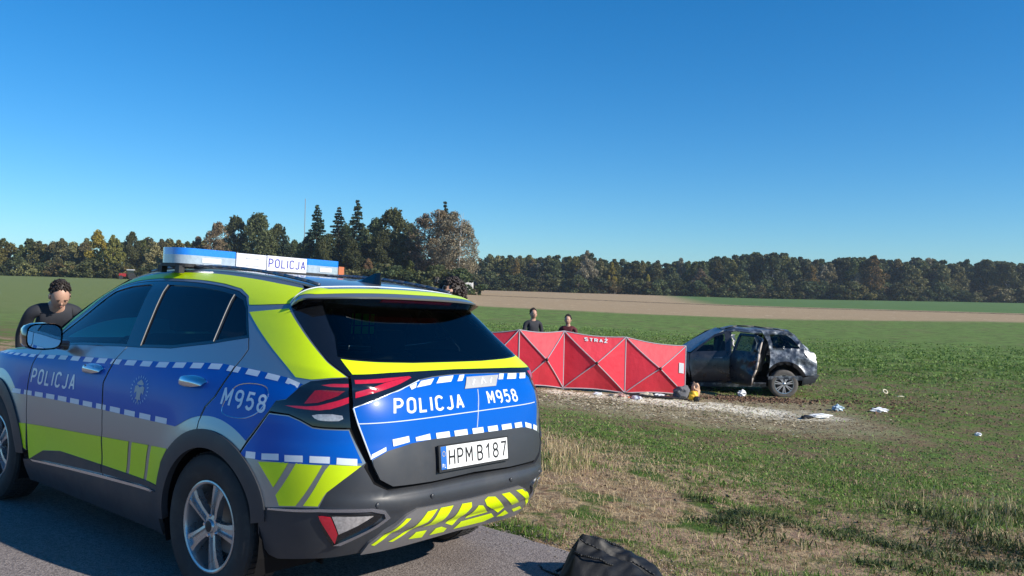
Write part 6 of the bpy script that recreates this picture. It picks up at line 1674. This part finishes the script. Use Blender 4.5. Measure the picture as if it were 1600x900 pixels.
# heap at the foot of the screen
hb = empty('rescue_bag', 'grey rescue bag with yellow and tan packaging at the right foot of the red screen', 'bag', (4.33, 20.35, zg(4.33, 20.35)))
lump('grey_body', (-.16, 0, .02), (.42, .34, .36), m_grey, None, None, .2, 12, .3, parent=hb)
lump('yellow_packet', (.10, -.10, .03), (.22, .16, .24), mat('yellow_packet', (.85, .50, .03), .5, var=.2, vscale=9), None, None, 0, 13, .3, parent=hb)
lump('tan_packaging', (.18, .06, .08), (.20, .22, .38), mat('tan_packaging', (.62, .38, .24), .7, var=.3, vscale=9), None, None, .5, 14, .4, parent=hb)
lump('black_foot', (.16, -.18, .0), (.16, .12, .14), m_black, None, None, 0, 15, .2, parent=hb)
b = MB(); za = zg(2.75, 20.0); zb_ = zg(4.15, 20.05)
b.path([(2.70, 20.12, za + .07), (3.4, 20.06, (za + zb_) / 2 + .05), (4.15, 20.0, zb_ + .06)], .022, 6).path([(2.72, 20.30, za + .05), (4.15, 20.22, zb_ + .05)], .018, 6)
b.box((3.45, 20.17, (za + zb_) / 2 + .035), (1.1, .22, .02)); o = b.build('folded_stretcher', m_black, None); tag(o, 'black folded stretcher lying along the foot of the red screen', 'stretcher')
for i, (x_, y_, s_, m_, lab) in enumerate([(2.10, 20.05, .22, m_wcloth, 'white cloth scrap at the left end of the litter along the screen'), (2.42, 20.02, .20, m_grey, 'dark grey cloth scrap between white scraps along the screen foot'), (2.66, 19.86, .26, mat('pink_packaging', (.62, .40, .34), .7, var=.3, vscale=8), 'pinkish torn packaging before the middle pole of the screen'), (2.98, 19.62, .30, m_wcloth, 'largest white crumpled sheet in front of the red screen'), (3.30, 20.28, .34, m_cream, 'cream sheet lying behind the black stretcher'), (3.62, 20.33, .26, m_wcloth, 'white sheet under the right half of the screen'), (2.82, 19.75, .14, mat('orange_packet', (.70, .22, .10), .6), 'tiny orange packet beside the largest white sheet')]):
    lump('litter_scrap', (x_, y_), (s_, s_ * .6, s_ * .34), m_, lab, 'litter', i * .7, 20 + i, .5)

# black holdall at the road edge
m_bag = mat('black_nylon', (.0055, .006, .007), .55, var=.3, vscale=7, bump=.6, bscale=14, bdist=.008, spec=.42)
bg_o = empty('holdall', 'black nylon holdall bag slumped at the edge of the asphalt', 'bag', (.61, 4.84, float(plane(.60, 4.84)) + .002), (0, 0, R(-16)))
bg_o.scale = (.9, .92, .94)
NU, NV = 56, 40; V = []
for i in range(NU + 1):
    for j in range(NV + 1):
        a = i / NU * 2 - 1; c = j / NV * 2 - 1
        x = .33 * a; y = .26 * c * (1 - .30 * max(0, a) ** 2)
        hr = np.interp(a, [-1, -.86, -.62, -.30, .5, .88, 1], [0, .12, .270, .235, .130, .055, 0])
        cr = .30 + .10 * math.sin(2 * a)
        side_ = (c + 1) / (1 + cr) if c < cr else (1 - c) / (1 - cr)
        hgt = hr * max(0, side_) ** .55
        kk = max(0, side_) ** .5
        fold = .020 * abs(math.sin(2.6 * a - 3.2 * c + .5)) - .016 * abs(math.sin(5.5 * a + 2.2 * c + 1.1)) + .007 * abs(math.sin(13 * a - 6 * c))
        groove = -.030 * math.exp(-((c - .02 + .12 * a) / .045) ** 2) * (1 if a > -.7 else 0)
        V.append((x + .025 * kk * math.sin(4 * c) * (1 - abs(a)), y + .05 * kk * math.sin(2.2 * a), max(0, hgt + kk * (fold + groove) * min(1, hr / .12))))
F = [(i * (NV + 1) + j, (i + 1) * (NV + 1) + j, (i + 1) * (NV + 1) + j + 1, i * (NV + 1) + j + 1) for i in range(NU) for j in range(NV)]
MB().add(V, F).build('bag_body', m_bag, bg_o, smooth=True, fix=False, auto=38)
zt = lambda a, c: V[int((a + 1) / 2 * NU) * (NV + 1) + int((c + 1) / 2 * NV)]
MB().path([Vector(zt(a, .04)) + Vector((0, 0, .004)) for a in np.linspace(-.75, .85, 22)], .0045, 5).build('zip', m_print, bg_o, smooth=True)
for c0, lean in ((.45, .0), (-.35, -.05)):
    q = []
    for t in np.linspace(0, 1, 20):
        a = -.55 + .75 * t; p = Vector(zt(a, c0)); q.append((p.x - .02, p.y + lean * math.sin(math.pi * t), p.z + .004 + .018 * math.sin(math.pi * t)))
    MB().path(q, .008, 6).build('carry_handle', m_bag, bg_o, smooth=True)
q = [(-.27, .16, .08), (-.31, .17, .05), (-.34, .12, .015), (-.37, .02, .010), (-.33, -.08, .012)]
MB().path(q, .010, 6).build('shoulder_strap', m_bag, bg_o, smooth=True)
q = [(-.30, -.06, .02), (-.38, -.02, .012), (-.46, .04, .010), (-.50, .12, .010)]
MB().path(q, .010, 6).build('strap_end', m_bag, bg_o, smooth=True)

# ---------------------------------------------------------------- the air over the fields
hz = MB().box((0, 950, 12.5), (4200, 2100, 31))
hm = bpy.data.materials.new('autumn_haze'); hm.use_nodes = True; hn = hm.node_tree; hn.nodes.clear()
ho = hn.nodes.new('ShaderNodeOutputMaterial'); pv = hn.nodes.new('ShaderNodeVolumePrincipled')
pv.inputs['Color'].default_value = (.80, .90, 1, 1); pv.inputs['Density'].default_value = .00022; pv.inputs['Anisotropy'].default_value = .3
hn.links.new(pv.outputs[0], ho.inputs['Volume'])
tag(hz.build('haze', hm, None), kind='stuff')
